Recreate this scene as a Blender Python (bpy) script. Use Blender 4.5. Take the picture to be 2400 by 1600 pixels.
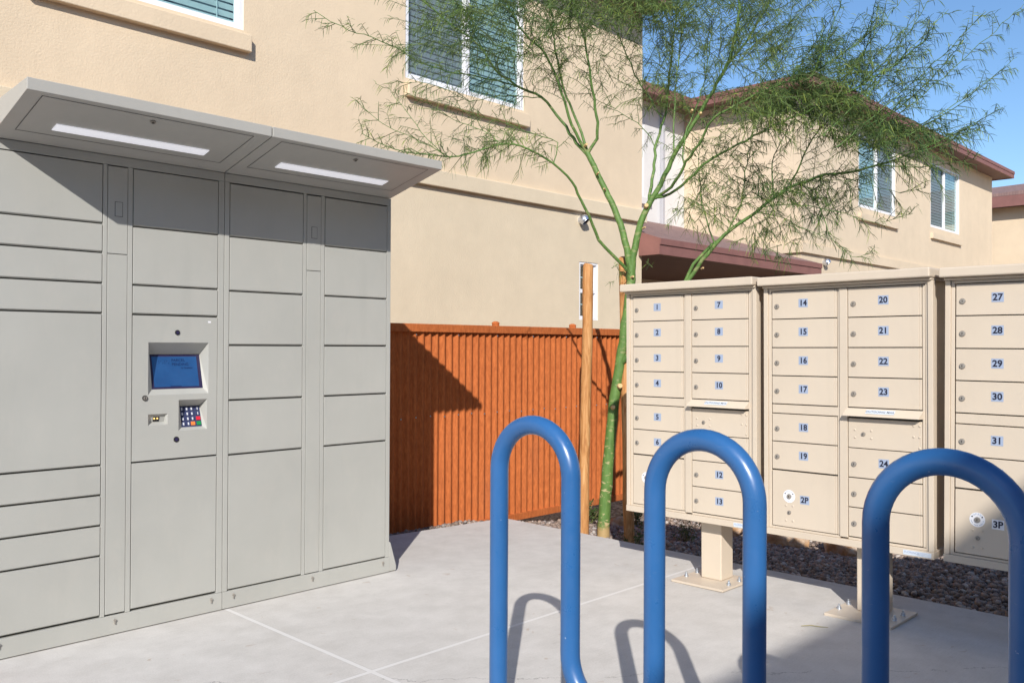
import bpy, bmesh, math, random
import numpy as np
from mathutils import Vector, Matrix

# ------------------------------------------------------------------ scene
for o in list(bpy.data.objects):
    bpy.data.objects.remove(o)
SC = bpy.context.scene
COL = SC.collection
rnd = random.Random(7)
rng = np.random.default_rng(7)

# ------------------------------------------------------------------ camera
FPX, YAW, PITCH, ROLL, CH = 2066.0, math.radians(44.2), math.radians(.302), math.radians(.29), 1.245
FW = Vector((math.cos(YAW) * math.cos(PITCH), math.sin(YAW) * math.cos(PITCH), math.sin(PITCH)))
_r = Vector((math.sin(YAW), -math.cos(YAW), 0))
_u = _r.cross(FW)
RT = _r * math.cos(ROLL) + _u * math.sin(ROLL)
UP = -_r * math.sin(ROLL) + _u * math.cos(ROLL)
CAMP = Vector((0, 0, CH))
cd = bpy.data.cameras.new('camera')
cd.sensor_width = 36
cd.lens = 36 * FPX / 2400
cd.clip_start = .05
cd.clip_end = 2000
cam = bpy.data.objects.new('camera', cd)
COL.objects.link(cam)
cam.matrix_world = Matrix(((RT.x, UP.x, -FW.x, 0), (RT.y, UP.y, -FW.y, 0), (RT.z, UP.z, -FW.z, CH), (0, 0, 0, 1)))
SC.camera = cam

# ------------------------------------------------------------------ light
AZ, EL = math.radians(40.76), math.radians(31.4)
SUN = Vector((math.cos(AZ) * math.cos(EL), math.sin(AZ) * math.cos(EL), -math.sin(EL)))
sl = bpy.data.lights.new('sun', 'SUN')
sl.energy = 4.6
sl.angle = math.radians(.53)
sl.color = (1, .955, .885)
so = bpy.data.objects.new('sun', sl)
COL.objects.link(so)
so.rotation_euler = SUN.to_track_quat('-Z', 'Y').to_euler()
w = bpy.data.worlds.new('World')
SC.world = w
w.use_nodes = True
wn = w.node_tree
bg = wn.nodes['Background']
sky = wn.nodes.new('ShaderNodeTexSky')
sky.sky_type = 'NISHITA'
sky.sun_disc = False
sky.sun_elevation = EL
sky.sun_rotation = math.atan2(-SUN.x, -SUN.y)
sky.air_density = 1.0
sky.dust_density = .4
sky.ozone_density = 4.0
hs = wn.nodes.new('ShaderNodeHueSaturation')
hs.inputs['Saturation'].default_value = 1.06
wn.links.new(sky.outputs[0], hs.inputs['Color'])
wn.links.new(hs.outputs[0], bg.inputs[0])
bg.inputs[1].default_value = .14
SC.view_settings.view_transform = 'Standard'
SC.view_settings.look = 'None'
SC.view_settings.gamma = 1
SC.view_settings.use_curve_mapping = False
SC.view_settings.exposure = .21


# ------------------------------------------------------------------ materials
class NT:
    def __init__(s, name):
        s.m = bpy.data.materials.new(name)
        s.m.use_nodes = True
        s.t = s.m.node_tree
        s.b = s.t.nodes['Principled BSDF']
        s.out = s.t.nodes['Material Output']

    def n(s, typ, **kw):
        k = s.t.nodes.new(typ)
        for a, b in kw.items():
            setattr(k, a, b)
        return k

    def l(s, a, b):
        s.t.links.new(a, b)

    def coord(s, scale=(1, 1, 1)):
        c = s.n('ShaderNodeTexCoord')
        m = s.n('ShaderNodeMapping')
        m.inputs['Scale'].default_value = scale
        s.l(c.outputs['Object'], m.inputs[0])
        return m.outputs[0]

    def noise(s, vec, scale, detail=4, rough=.55, dist=0):
        k = s.n('ShaderNodeTexNoise')
        k.inputs['Scale'].default_value = scale
        k.inputs['Detail'].default_value = detail
        k.inputs['Roughness'].default_value = rough
        k.inputs['Distortion'].default_value = dist
        s.l(vec, k.inputs['Vector'])
        return k.outputs['Fac']

    def ramp(s, fac, stops):
        k = s.n('ShaderNodeValToRGB')
        e = k.color_ramp.elements
        while len(e) < len(stops):
            e.new(.5)
        for i, (p, c) in enumerate(stops):
            e[i].position = p
            e[i].color = (*c, 1)
        s.l(fac, k.inputs[0])
        return k.outputs[0]

    def mix(s, fac, a, b, mode='MIX'):
        k = s.n('ShaderNodeMix', data_type='RGBA', blend_type=mode)
        for i, v in ((0, fac), (6, a), (7, b)):
            if isinstance(v, (int, float)):
                k.inputs[i].default_value = v
            elif isinstance(v, tuple):
                k.inputs[i].default_value = (*v, 1)
            else:
                s.l(v, k.inputs[i])
        return k.outputs[2]

    def math(s, op, a, b=0.0, c=0.0):
        k = s.n('ShaderNodeMath', operation=op)
        for i, v in enumerate((a, b, c)):
            if isinstance(v, (int, float)):
                k.inputs[i].default_value = v
            else:
                s.l(v, k.inputs[i])
        return k.outputs[0]

    def bump(s, h, strength=.3, dist=.01):
        k = s.n('ShaderNodeBump')
        k.inputs['Strength'].default_value = strength
        k.inputs['Distance'].default_value = dist
        s.l(h, k.inputs['Height'])
        s.l(k.outputs[0], s.b.inputs['Normal'])
        return k

    def set(s, **kw):
        for a, v in kw.items():
            i = s.b.inputs[a.replace('_', ' ')]
            if isinstance(v, tuple):
                i.default_value = (*v, 1)
            elif isinstance(v, (int, float)):
                i.default_value = v
            else:
                s.l(v, i)
        return s


def plain(name, col, rough=.5, metal=0, var=.06, nscale=6, bump=0, bscale=60, spec=.5, coat=0):
    t = NT(name)
    v = t.coord()
    f = t.noise(v, nscale, 5)
    a = tuple(c * (1 - var) for c in col)
    b = tuple(min(1, c * (1 + var)) for c in col)
    t.set(Base_Color=t.ramp(f, [(.3, a), (.7, b)]), Roughness=rough, Metallic=metal)
    t.b.inputs['Specular IOR Level'].default_value = spec
    t.b.inputs['Coat Weight'].default_value = coat
    if bump:
        t.bump(t.noise(v, bscale, 6, .6), bump, .004)
    return t.m


def stucco(name, col, seed=0):
    t = NT(name)
    v = t.coord()
    big = t.noise(v, .55, 3)
    mid = t.noise(v, 3.5, 6, .65)
    c1 = tuple(x * .93 for x in col)
    c2 = tuple(min(1, x * 1.05) for x in col)
    c = t.ramp(big, [(.3, c1), (.7, c2)])
    c = t.mix(.17, c, t.ramp(mid, [(.35, tuple(x * .78 for x in col)), (.65, tuple(min(1, x * 1.1) for x in col))]))
    # faint runs of dust down the wall
    st = t.noise(t.coord((2.2, 2.2, .18)), 1.6, 5, .6)
    c = t.mix(t.math('MULTIPLY', t.ramp(st, [(.52, (0, 0, 0)), (.75, (1, 1, 1))]), .10), c, tuple(x * .7 for x in col))
    t.set(Base_Color=c, Roughness=.92)
    t.b.inputs['Specular IOR Level'].default_value = .2
    h = t.math('ADD', t.noise(v, 55, 5, .6), t.math('MULTIPLY', t.noise(v, 9, 4), .8))
    t.bump(h, .5, .006)
    return t.m


M = {}
M['upper_stucco'] = stucco('peach_stucco', (.72, .58, .415))
M['lower_stucco'] = stucco('tan_stucco', (.70, .59, .43))
M['far_stucco'] = stucco('sand_stucco', (.69, .565, .415))
M['white_stucco'] = stucco('white_stucco', (.68, .67, .66))
M['vinyl'] = plain('white_vinyl', (.80, .80, .82), .4, var=.02)
M['grey_metal'] = plain('downspout_paint', (.45, .45, .48), .5)
M['silver'] = plain('silver_lamp', (.62, .65, .72), .28, .85, var=.04)
M['dark'] = plain('dark_void', (.02, .02, .022), .7)
M['black'] = plain('black_plastic', (.018, .018, .02), .35)
M['fascia'] = plain('maroon_fascia', (.235, .105, .09), .65, var=.10, nscale=5, bump=.15)
M['soffit'] = plain('brown_soffit', (.20, .12, .10), .8)


def shingle():
    t = NT('brown_shingle')
    v = t.coord()
    br = t.n('ShaderNodeTexBrick')
    br.inputs['Scale'].default_value = 3.2
    br.inputs['Mortar Size'].default_value = .012
    br.inputs['Color1'].default_value = (.30, .185, .165, 1)
    br.inputs['Color2'].default_value = (.21, .135, .125, 1)
    br.inputs['Mortar'].default_value = (.10, .06, .055, 1)
    t.l(v, br.inputs['Vector'])
    c = t.mix(.4, br.outputs[0], t.ramp(t.noise(v, 40, 4), [(.3, (.17, .10, .09)), (.7, (.36, .24, .21))]))
    t.set(Base_Color=c, Roughness=.95)
    t.bump(t.noise(v, 90, 3), .5, .01)
    return t.m


M['shingle'] = shingle()


def concrete():
    t = NT('broom_concrete')
    v = t.coord()
    sep = t.n('ShaderNodeSeparateXYZ')
    t.l(v, sep.inputs[0])
    big = t.noise(v, 1.1, 5, .6)
    mid = t.noise(v, 7, 6, .65)
    fine = t.noise(v, 160, 3, .7)
    brm = t.noise(t.coord((3, 60, 1)), 3, 4, .6)
    c = t.ramp(big, [(.3, (.545, .515, .475)), (.7, (.655, .628, .592))])
    c = t.mix(.42, c, t.ramp(mid, [(.35, (.45, .425, .39)), (.65, (.70, .67, .635))]))
    c = t.mix(.22, c, t.ramp(fine, [(.35, (.32, .30, .28)), (.6, (.62, .60, .58))]))
    c = t.mix(.12, c, t.ramp(brm, [(.35, (.38, .36, .34)), (.65, (.62, .6, .58))]))
    # rusty spots and scuffs
    sp = t.ramp(t.noise(v, 13, 3, .5, 1.2), [(.69, (0, 0, 0)), (.76, (1, 1, 1))])
    c = t.mix(t.math('MULTIPLY', sp, .42), c, (.34, .22, .13))
    sc = t.ramp(t.noise(t.coord((1.2, 7, 1)), 3.1, 5, .7), [(.66, (0, 0, 0)), (.74, (1, 1, 1))])
    c = t.mix(t.math('MULTIPLY', sc, .26), c, (.25, .23, .22))
    # hairline crack
    wob = t.math('MULTIPLY', t.math('SUBTRACT', t.noise(v, 6, 5, .7), .5), .22)
    cr = t.math('ABSOLUTE', t.math('SUBTRACT', t.math('ADD', sep.outputs[1], wob),
                                   t.math('ADD', t.math('MULTIPLY', sep.outputs[0], -.9), 4.45)))
    crm = t.math('MULTIPLY', t.math('LESS_THAN', cr, .0028), t.math('GREATER_THAN', t.noise(v, 2.3, 2), .47))
    c = t.mix(t.math('MULTIPLY', crm, .45), c, (.12, .11, .10))
    # tooled control joints: pale dusty lines with a darker lip
    ja = t.math('ABSOLUTE', t.math('SUBTRACT', sep.outputs[0], 2.05))
    jb = t.math('ABSOLUTE', t.math('SUBTRACT', sep.outputs[1], 2.735))
    j = t.math('MINIMUM', ja, jb)
    wob2 = t.math('MULTIPLY', t.noise(v, 30, 3), .004)
    jm = t.math('LESS_THAN', j, t.math('ADD', wob2, .0085))
    c = t.mix(t.math('MULTIPLY', jm, .75), c, (.70, .68, .66))
    lip = t.math('MULTIPLY', t.math('LESS_THAN', j, .013), t.math('GREATER_THAN', j, .0105))
    c = t.mix(t.math('MULTIPLY', lip, .22), c, (.22, .2, .19))
    t.set(Base_Color=c, Roughness=.88)
    t.b.inputs['Specular IOR Level'].default_value = .25
    h = t.math('ADD', t.math('MULTIPLY', fine, .5), t.math('MULTIPLY', mid, .6))
    h = t.math('SUBTRACT', h, t.math('MULTIPLY', jm, 1.0))
    t.bump(h, .25, .004)
    return t.m


M['concrete'] = concrete()


def gravel_sheet():
    t = NT('desert_gravel')
    v = t.coord()
    vo = t.n('ShaderNodeTexVoronoi')
    vo.inputs['Scale'].default_value = 38
    t.l(v, vo.inputs['Vector'])
    sp = t.n('ShaderNodeSeparateColor')
    t.l(vo.outputs['Color'], sp.inputs[0])
    c = t.ramp(sp.outputs[0], [(.1, (.09, .065, .055)), (.4, (.19, .14, .11)), (.7, (.29, .22, .18)), (.95, (.40, .34, .30))])
    t.set(Base_Color=c, Roughness=.9)
    k = t.bump(vo.outputs['Distance'], .9, .03)
    k.invert = True
    return t.m


M['gravel'] = gravel_sheet()


def pebble_mat():
    t = NT('pebbles')
    g = t.n('ShaderNodeNewGeometry')
    v = t.coord()
    c = t.ramp(g.outputs['Random Per Island'], [(0, (.05, .035, .03)), (.22, (.12, .085, .065)), (.5, (.24, .17, .13)),
                                                (.72, (.36, .265, .20)), (.88, (.25, .24, .24)), (1, (.66, .60, .54))])
    c = t.mix(.3, c, t.ramp(t.noise(v, 120, 4), [(.3, (.12, .09, .08)), (.7, (.48, .40, .35))]))
    t.set(Base_Color=c, Roughness=.8)
    return t.m


M['pebble'] = pebble_mat()


def rock_mat():
    t = NT('split_sandstone')
    v = t.coord()
    c = t.ramp(t.noise(v, 6, 6, .65, .6), [(.3, (.20, .11, .06)), (.45, (.48, .27, .13)), (.6, (.60, .47, .36)), (.75, (.42, .40, .38))])
    t.set(Base_Color=c, Roughness=.9)
    t.bump(t.noise(v, 22, 6, .65), .7, .02)
    return t.m


M['rock'] = rock_mat()


def rust():
    t = NT('rusted_steel')
    v = t.coord()
    big = t.noise(t.coord((1, 1, .35)), 3, 5, .6)
    fine = t.noise(t.coord((1, 1, .25)), 70, 5, .7)
    c = t.ramp(big, [(.3, (.40, .105, .026)), (.55, (.49, .135, .034)), (.75, (.42, .125, .042))])
    c = t.mix(.45, c, t.ramp(fine, [(.35, (.24, .06, .018)), (.65, (.60, .18, .055))]))
    run = t.ramp(t.noise(t.coord((14, 14, .5)), 1.7, 4, .6), [(.55, (0, 0, 0)), (.8, (1, 1, 1))])
    c = t.mix(t.math('MULTIPLY', run, .35), c, (.22, .065, .025))
    t.set(Base_Color=c, Roughness=.85)
    t.b.inputs['Specular IOR Level'].default_value = .25
    t.bump(fine, .25, .003)
    return t.m


M['rust'] = rust()


def paint_metal(name, col, rough=.45, peel=.05, var=.05):
    t = NT(name)
    v = t.coord()
    f = t.noise(v, 2.2, 5)
    c = t.ramp(f, [(.3, tuple(x * (1 - var) for x in col)), (.7, tuple(x * (1 + var) for x in col))])
    dust = t.ramp(t.noise(t.coord((1, 1, .5)), 14, 6, .7), [(.5, (0, 0, 0)), (.8, (1, 1, 1))])
    c = t.mix(t.math('MULTIPLY', dust, .13), c, (.55, .5, .44))
    smear = t.ramp(t.noise(t.coord((5, 5, .8)), 2.3, 5, .65), [(.56, (0, 0, 0)), (.72, (1, 1, 1))])
    c = t.mix(t.math('MULTIPLY', smear, .09), c, tuple(x * .62 for x in col))
    t.set(Base_Color=c, Roughness=t.ramp(t.noise(v, 8, 4), [(.3, (rough - .06,) * 3), (.7, (rough + .08,) * 3)]))
    t.bump(t.noise(v, 350, 2), peel, .002)
    return t.m


M['locker'] = paint_metal('grey_locker_paint', (.40, .40, .374), .48)
M['locker_dark'] = paint_metal('locker_shell_paint', (.10, .098, .09), .6)
M['canopy'] = paint_metal('canopy_paint', (.425, .415, .385), .42)
M['light_panel'] = plain('frosted_lens', (.86, .86, .90), .35, var=.01)
_lp = M['light_panel'].node_tree.nodes['Principled BSDF']
_lp.inputs['Emission Color'].default_value = (.92, .93, 1, 1)
_lp.inputs['Emission Strength'].default_value = .38
M['cbu'] = paint_metal('sand_cabinet_paint', (.60, .51, .405), .42)
M['tag'] = plain('number_tag', (.33, .395, .53), .5, var=.03)
M['ink'] = plain('dark_ink', (.012, .014, .035), .5)
M['steel'] = plain('lock_steel', (.38, .35, .315), .3, .5, var=.08)
M['zinc'] = plain('zinc_bolt', (.60, .66, .74), .3, .9)
M['white'] = plain('white_sticker', (.80, .80, .83), .5, var=.02)
M['sticker'] = plain('pale_sticker', (.60, .66, .74), .45, var=.05)


def rack_mat():
    t = NT('blue_powder_coat')
    v = t.coord()
    f = t.noise(v, 5, 5)
    c = t.ramp(f, [(.3, (.023, .112, .30)), (.7, (.030, .130, .34))])
    ch = t.ramp(t.noise(v, 60, 2), [(.76, (0, 0, 0)), (.79, (1, 1, 1))])
    c = t.mix(t.math('MULTIPLY', ch, .5), c, (.45, .5, .58))
    rub = t.ramp(t.noise(t.coord((9, 9, 60)), 2.2, 5, .7), [(.66, (0, 0, 0)), (.70, (1, 1, 1))])
    c = t.mix(t.math('MULTIPLY', rub, .22), c, (.20, .26, .36))
    t.set(Base_Color=c, Roughness=t.ramp(t.noise(v, 14, 5, .65), [(.35, (.27, .27, .27)), (.7, (.46, .46, .46))]))
    t.b.inputs['Coat Weight'].default_value = .25
    t.b.inputs['Coat Roughness'].default_value = .25
    t.bump(t.noise(v, 130, 3), .04, .002)
    return t.m


M['rack'] = rack_mat()


def wood():
    t = NT('treated_pine')
    v = t.coord((1, 1, .10))
    g = t.noise(v, 38, 5, .6, 1.5)
    c = t.ramp(g, [(.3, (.30, .115, .03)), (.5, (.48, .225, .075)), (.7, (.58, .33, .14))])
    kn = t.ramp(t.noise(t.coord((1, 1, .5)), 9, 2), [(.68, (0, 0, 0)), (.74, (1, 1, 1))])
    c = t.mix(t.math('MULTIPLY', kn, .5), c, (.28, .10, .03))
    t.set(Base_Color=c, Roughness=.75)
    t.bump(g, .3, .003)
    return t.m


M['wood'] = wood()


def bark():
    t = NT('green_bark')
    v = t.coord()
    c = t.ramp(t.noise(v, 12, 5, .6), [(.3, (.068, .145, .030)), (.7, (.135, .245, .058))])
    c = t.mix(.25, c, t.ramp(t.noise(t.coord((1, 1, .3)), 60, 4), [(.4, (.05, .12, .02)), (.7, (.19, .31, .075))]))
    # pale horizontal scars, denser low on the trunk, and a tan foot
    sep = t.n('ShaderNodeSeparateXYZ')
    tc = t.n('ShaderNodeTexCoord')
    t.l(tc.outputs['Object'], sep.inputs[0])
    sc = t.ramp(t.noise(t.coord((1, 1, 2.6)), 17, 3, .55, .4), [(.585, (0, 0, 0)), (.62, (1, 1, 1))])
    low = t.ramp(sep.outputs[2], [(.0, (1, 1, 1)), (.9, (.25, .25, .25))])
    c = t.mix(t.math('MULTIPLY', t.math('MULTIPLY', sc, low), .95), c, (.56, .45, .25))
    foot = t.ramp(t.math('ADD', sep.outputs[2], t.math('MULTIPLY', t.noise(v, 22, 3), .16)), [(.15, (1, 1, 1)), (.2, (0, 0, 0))])
    c = t.mix(foot, c, (.42, .29, .13))
    t.set(Base_Color=c, Roughness=.6)
    t.bump(t.noise(v, 50, 4), .3, .004)
    return t.m


M['bark'] = bark()
M['twig'] = plain('shaded_twig', (.085, .125, .035), .7, var=.35, nscale=3)  # darker copy of the bark green, shade put into the twig colour
M['scar'] = plain('pruned_wood', (.60, .42, .20), .8)


def leaf_mat(name, stops, trans=.35):
    t = NT(name)
    g = t.n('ShaderNodeNewGeometry')
    v = t.coord()
    c = t.ramp(g.outputs['Random Per Island'], stops)
    c = t.mix(.3, c, t.ramp(t.noise(v, 1.6, 3), [(.32, stops[0][1]), (.68, stops[-1][1])]))
    t.set(Base_Color=c, Roughness=.6)
    t.b.inputs['Specular IOR Level'].default_value = .3
    tr = t.n('ShaderNodeBsdfTranslucent')
    t.l(c, tr.inputs[0])
    mx = t.n('ShaderNodeMixShader')
    mx.inputs[0].default_value = trans
    t.l(t.b.outputs[0], mx.inputs[1])
    t.l(tr.outputs[0], mx.inputs[2])
    t.l(mx.outputs[0], t.out.inputs[0])
    return t.m


M['leaf'] = leaf_mat('feathery_leaf', [(0, (.018, .062, .028)), (.45, (.034, .098, .036)), (.78, (.115, .215, .045)), (1, (.36, .43, .09))], .22)
M['weed'] = leaf_mat('weed_leaf', [(0, (.03, .075, .02)), (.6, (.06, .12, .03)), (1, (.16, .17, .06))])
M['straw'] = plain('dry_stalk', (.30, .26, .12), .8)


def glass(name, tint, refl=1.0, veil=0.0, veilcol=(.1, .1, .1)):
    t = NT(name)
    tr = t.n('ShaderNodeBsdfTransparent')
    tr.inputs[0].default_value = (*tint, 1)
    gl = t.n('ShaderNodeBsdfGlossy')
    gl.inputs['Roughness'].default_value = .01
    gl.inputs[0].default_value = (.95, 1, 1, 1)
    fr = t.n('ShaderNodeLayerWeight')
    fr.inputs[0].default_value = .5
    mx = t.n('ShaderNodeMixShader')
    t.l(t.math('MULTIPLY_ADD', t.math('POWER', fr.outputs['Facing'], 3.0), .75 * refl, .09 * refl), mx.inputs[0])
    t.l(tr.outputs[0], mx.inputs[1])
    t.l(gl.outputs[0], mx.inputs[2])
    last = mx.outputs[0]
    if veil:
        df = t.n('ShaderNodeBsdfDiffuse')
        df.inputs[0].default_value = (*veilcol, 1)
        m2 = t.n('ShaderNodeMixShader')
        m2.inputs[0].default_value = veil
        t.l(last, m2.inputs[1])
        t.l(df.outputs[0], m2.inputs[2])
        last = m2.outputs[0]
    t.l(last, t.out.inputs[0])
    return t.m


M['glass'] = glass('teal_glass', (.68, .83, .83))
M['screened'] = glass('insect_screen', (.70, .82, .85), .5, .42, (.16, .175, .19))
M['blind'] = plain('blind_slat', (.80, .84, .83), .6, var=.03)
M['room'] = plain('dim_room', (.10, .13, .14), .9)


def screen_mat():
    t = NT('touch_screen')
    v = t.coord()
    c = t.ramp(t.noise(v, 9, 3), [(.3, (.012, .05, .15)), (.7, (.020, .075, .20))])
    t.set(Base_Color=c, Roughness=.12)
    t.b.inputs['Emission Color'].default_value = (.03, .14, .42, 1)
    t.b.inputs['Emission Strength'].default_value = .14
    return t.m


M['screen'] = screen_mat()
M['screen_ink'] = plain('screen_ink', (.01, .03, .11), .2)
M['bezel'] = plain('screen_bezel', (.03, .025, .07), .25)
M['pad'] = plain('keypad_blue', (.045, .055, .13), .4)
M['key'] = plain('key_white', (.62, .64, .70), .5)
M['red'] = plain('key_red', (.65, .02, .04), .45)
M['green'] = plain('key_green', (.01, .25, .07), .45)
M['orange'] = plain('key_orange', (.80, .22, .05), .45)
M['amber'] = plain('amber_led', (1, .55, .15), .4)
_am = M['amber'].node_tree.nodes['Principled BSDF']
_am.inputs['Emission Color'].default_value = (1, .6, .2, 1)
_am.inputs['Emission Strength'].default_value = 1.5


# ------------------------------------------------------------------ mesh helpers
class MB:
    def __init__(s):
        s.v, s.f, s.m, s.s = [], [], [], []

    def face(s, pts, mi=0, sm=False):
        i = len(s.v)
        s.v += [tuple(p) for p in pts]
        s.f.append(tuple(range(i, i + len(pts))))
        s.m.append(mi)
        s.s.append(sm)
        return s

    def add(s, vs, fs, mi=0, sm=False):
        i = len(s.v)
        s.v += [tuple(p) for p in vs]
        for f in fs:
            s.f.append(tuple(i + k for k in f))
            s.m.append(mi)
            s.s.append(sm)
        return s

    def box(s, x0, x1, y0, y1, z0, z1, mi=0):
        x0, x1 = min(x0, x1), max(x0, x1)
        y0, y1 = min(y0, y1), max(y0, y1)
        z0, z1 = min(z0, z1), max(z0, z1)
        vs = [(x, y, z) for z in (z0, z1) for y in (y0, y1) for x in (x0, x1)]
        return s.add(vs, [(0, 2, 3, 1), (4, 5, 7, 6), (0, 1, 5, 4), (2, 6, 7, 3), (0, 4, 6, 2), (1, 3, 7, 5)], mi)

    def prism(s, poly, h, mi=0):
        """poly: list of 3-D points (planar), h: extrusion vector"""
        n = len(poly)
        a = [Vector(p) for p in poly]
        b = [p + Vector(h) for p in a]
        nn = Vector((0, 0, 0))
        for i in range(n):
            nn += a[i].cross(a[(i + 1) % n])
        if nn.dot(Vector(h)) > 0:
            a.reverse()
            b.reverse()
        fs = [tuple(range(n)), tuple(range(2 * n - 1, n - 1, -1))]
        fs += [((i + 1) % n, i, n + i, n + (i + 1) % n) for i in range(n)]
        return s.add(a + b, fs, mi)

    def tube(s, pts, rad, n=10, mi=0, cap=True, sm=True):
        pts = [Vector(p) for p in pts]
        if isinstance(rad, (int, float)):
            rad = [rad] * len(pts)
        prev = None
        rings = []
        for i, p in enumerate(pts):
            d = (pts[min(i + 1, len(pts) - 1)] - pts[max(i - 1, 0)]).normalized()
            if prev is None:
                a = d.orthogonal().normalized()
            else:
                a = prev - d * prev.dot(d)
                a = a.normalized() if a.length > 1e-6 else d.orthogonal().normalized()
            prev = a
            b = d.cross(a)
            rings.append([p + (a * math.cos(2 * math.pi * k / n) + b * math.sin(2 * math.pi * k / n)) * rad[i] for k in range(n)])
        vs = [q for r in rings for q in r]
        fs = []
        for i in range(len(pts) - 1):
            for k in range(n):
                fs.append((i * n + k, i * n + (k + 1) % n, (i + 1) * n + (k + 1) % n, (i + 1) * n + k))
        s.add(vs, fs, mi, sm)
        if cap:
            s.add(rings[0][::-1], [tuple(range(n))], mi)
            s.add(rings[-1], [tuple(range(n))], mi)
        return s

    def cyl(s, p, q, r, n=16, mi=0, r2=None):
        return s.tube([p, q], [r, r if r2 is None else r2], n, mi)

    def text(s, body, size, origin, ux, uy, mi=0, bold=0.0, align='CENTER', lift=.0006):
        vs, fs = text2d(body, bold, align)
        o, ux, uy = Vector(origin), Vector(ux), Vector(uy)
        nrm = ux.cross(uy)
        return s.add([o + ux * (x * size) + uy * (y * size) + nrm * lift for x, y in vs], fs, mi)

    def mesh(s, name, mats, off=(0, 0, 0), bevel=0, smooth_angle=None):
        me = bpy.data.meshes.new(name)
        ox, oy, oz = off
        me.from_pydata([(x - ox, y - oy, z - oz) for x, y, z in s.v], [], s.f)
        for m in (mats if isinstance(mats, (list, tuple)) else [mats]):
            me.materials.append(M[m] if isinstance(m, str) else m)
        me.polygons.foreach_set('material_index', s.m)
        me.polygons.foreach_set('use_smooth', s.s)
        if bevel:
            bm = bmesh.new()
            bm.from_mesh(me)
            bmesh.ops.remove_doubles(bm, verts=bm.verts, dist=1e-5)
            ed = [e for e in bm.edges if len(e.link_faces) == 2 and e.calc_face_angle(0) > .5]
            bmesh.ops.bevel(bm, geom=ed, offset=bevel, segments=2, profile=.5, affect='EDGES', clamp_overlap=True)
            bm.to_mesh(me)
            bm.free()
        me.update()
        return me

    def build(s, name, mats, parent=None, bevel=0, off=None):
        if off is None:
            off = root_off(parent)
        return link(name, s.mesh(name, mats, off, bevel), parent)


def root_off(p):
    if p is None:
        return (0, 0, 0)
    while p.parent is not None:
        p = p.parent
    return tuple(p.location) if p.get('worldbuilt') else (0, 0, 0)


def link(name, data, parent=None):
    o = bpy.data.objects.new(name, data)
    COL.objects.link(o)
    o.parent = parent
    return o


_tc = {}


def text2d(body, bold, align):
    k = (body, bold, align)
    if k not in _tc:
        cu = bpy.data.curves.new('lettering', 'FONT')
        cu.body = body
        cu.size = 1
        cu.offset = bold
        cu.align_x = align
        cu.align_y = 'CENTER'
        cu.resolution_u = 3
        ob = bpy.data.objects.new('lettering', cu)
        COL.objects.link(ob)
        bpy.context.view_layer.update()
        me = bpy.data.meshes.new_from_object(ob.evaluated_get(bpy.context.evaluated_depsgraph_get()))
        _tc[k] = ([(v.co.x, v.co.y) for v in me.vertices], [tuple(p.vertices) for p in me.polygons])
        bpy.data.objects.remove(ob)
        bpy.data.curves.remove(cu)
        bpy.data.meshes.remove(me)
    return _tc[k]


def tag(o, label=None, cat=None, group=None, kind=None):
    for k, v in (('label', label), ('category', cat), ('group', group), ('kind', kind)):
        if v:
            o[k] = v
    return o


def thing(name, loc, label, cat, group=None, world=True):
    o = bpy.data.objects.new(name, None)
    o.empty_display_size = .1
    COL.objects.link(o)
    o.location = loc
    if world:
        o['worldbuilt'] = 1
    return tag(o, label, cat, group)


def unproj(px, py, depth):
    d = FW + RT * ((px - 1200) / FPX) - UP * ((py - 800) / FPX)
    return CAMP + d * depth


def wall_plate(mb, axis, pos, depth, a0, a1, z0, z1, holes, mi=0):
    """vertical wall with rectangular openings; axis 'y': spans x at y=pos, 'x': spans y at x=pos"""
    A = sorted({a0, a1, *[h[0] for h in holes], *[h[1] for h in holes]})
    Z = sorted({z0, z1, *[h[2] for h in holes], *[h[3] for h in holes]})

    def P(a, z, d):
        return (a, pos + d, z) if axis == 'y' else (pos + d, a, z)
    for i in range(len(A) - 1):
        for j in range(len(Z) - 1):
            ca, cz = (A[i] + A[i + 1]) / 2, (Z[j] + Z[j + 1]) / 2
            if any(h[0] < ca < h[1] and h[2] < cz < h[3] for h in holes):
                continue
            mb.face([P(A[i], Z[j], 0), P(A[i + 1], Z[j], 0), P(A[i + 1], Z[j + 1], 0), P(A[i], Z[j + 1], 0)], mi)
    for h in holes:
        x0, x1, b, t = h
        mb.face([P(x0, b, 0), P(x1, b, 0), P(x1, b, depth), P(x0, b, depth)], mi)
        mb.face([P(x0, t, 0), P(x0, t, depth), P(x1, t, depth), P(x1, t, 0)], mi)
        mb.face([P(x0, b, 0), P(x0, b, depth), P(x0, t, depth), P(x0, t, 0)], mi)
        mb.face([P(x1, b, 0), P(x1, t, 0), P(x1, t, depth), P(x1, b, depth)], mi)
    # outer ends and back
    mb.face([P(a0, z0, 0), P(a0, z1, 0), P(a0, z1, depth), P(a0, z0, depth)], mi)
    mb.face([P(a1, z0, 0), P(a1, z0, depth), P(a1, z1, depth), P(a1, z1, 0)], mi)
    mb.face([P(a0, z1, 0), P(a1, z1, 0), P(a1, z1, depth), P(a0, z1, depth)], mi)


# ------------------------------------------------------------------ ground
def gz(x, y):
    d = min(max(x - 4.5, 0), 2.3)
    k = min(max((y - 2.0) / .8, 0), 1)
    z = -.07 - (.085 + .055 * k) * d
    return z - .03 * min(max(y - 4.5, 0), 1)


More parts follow.
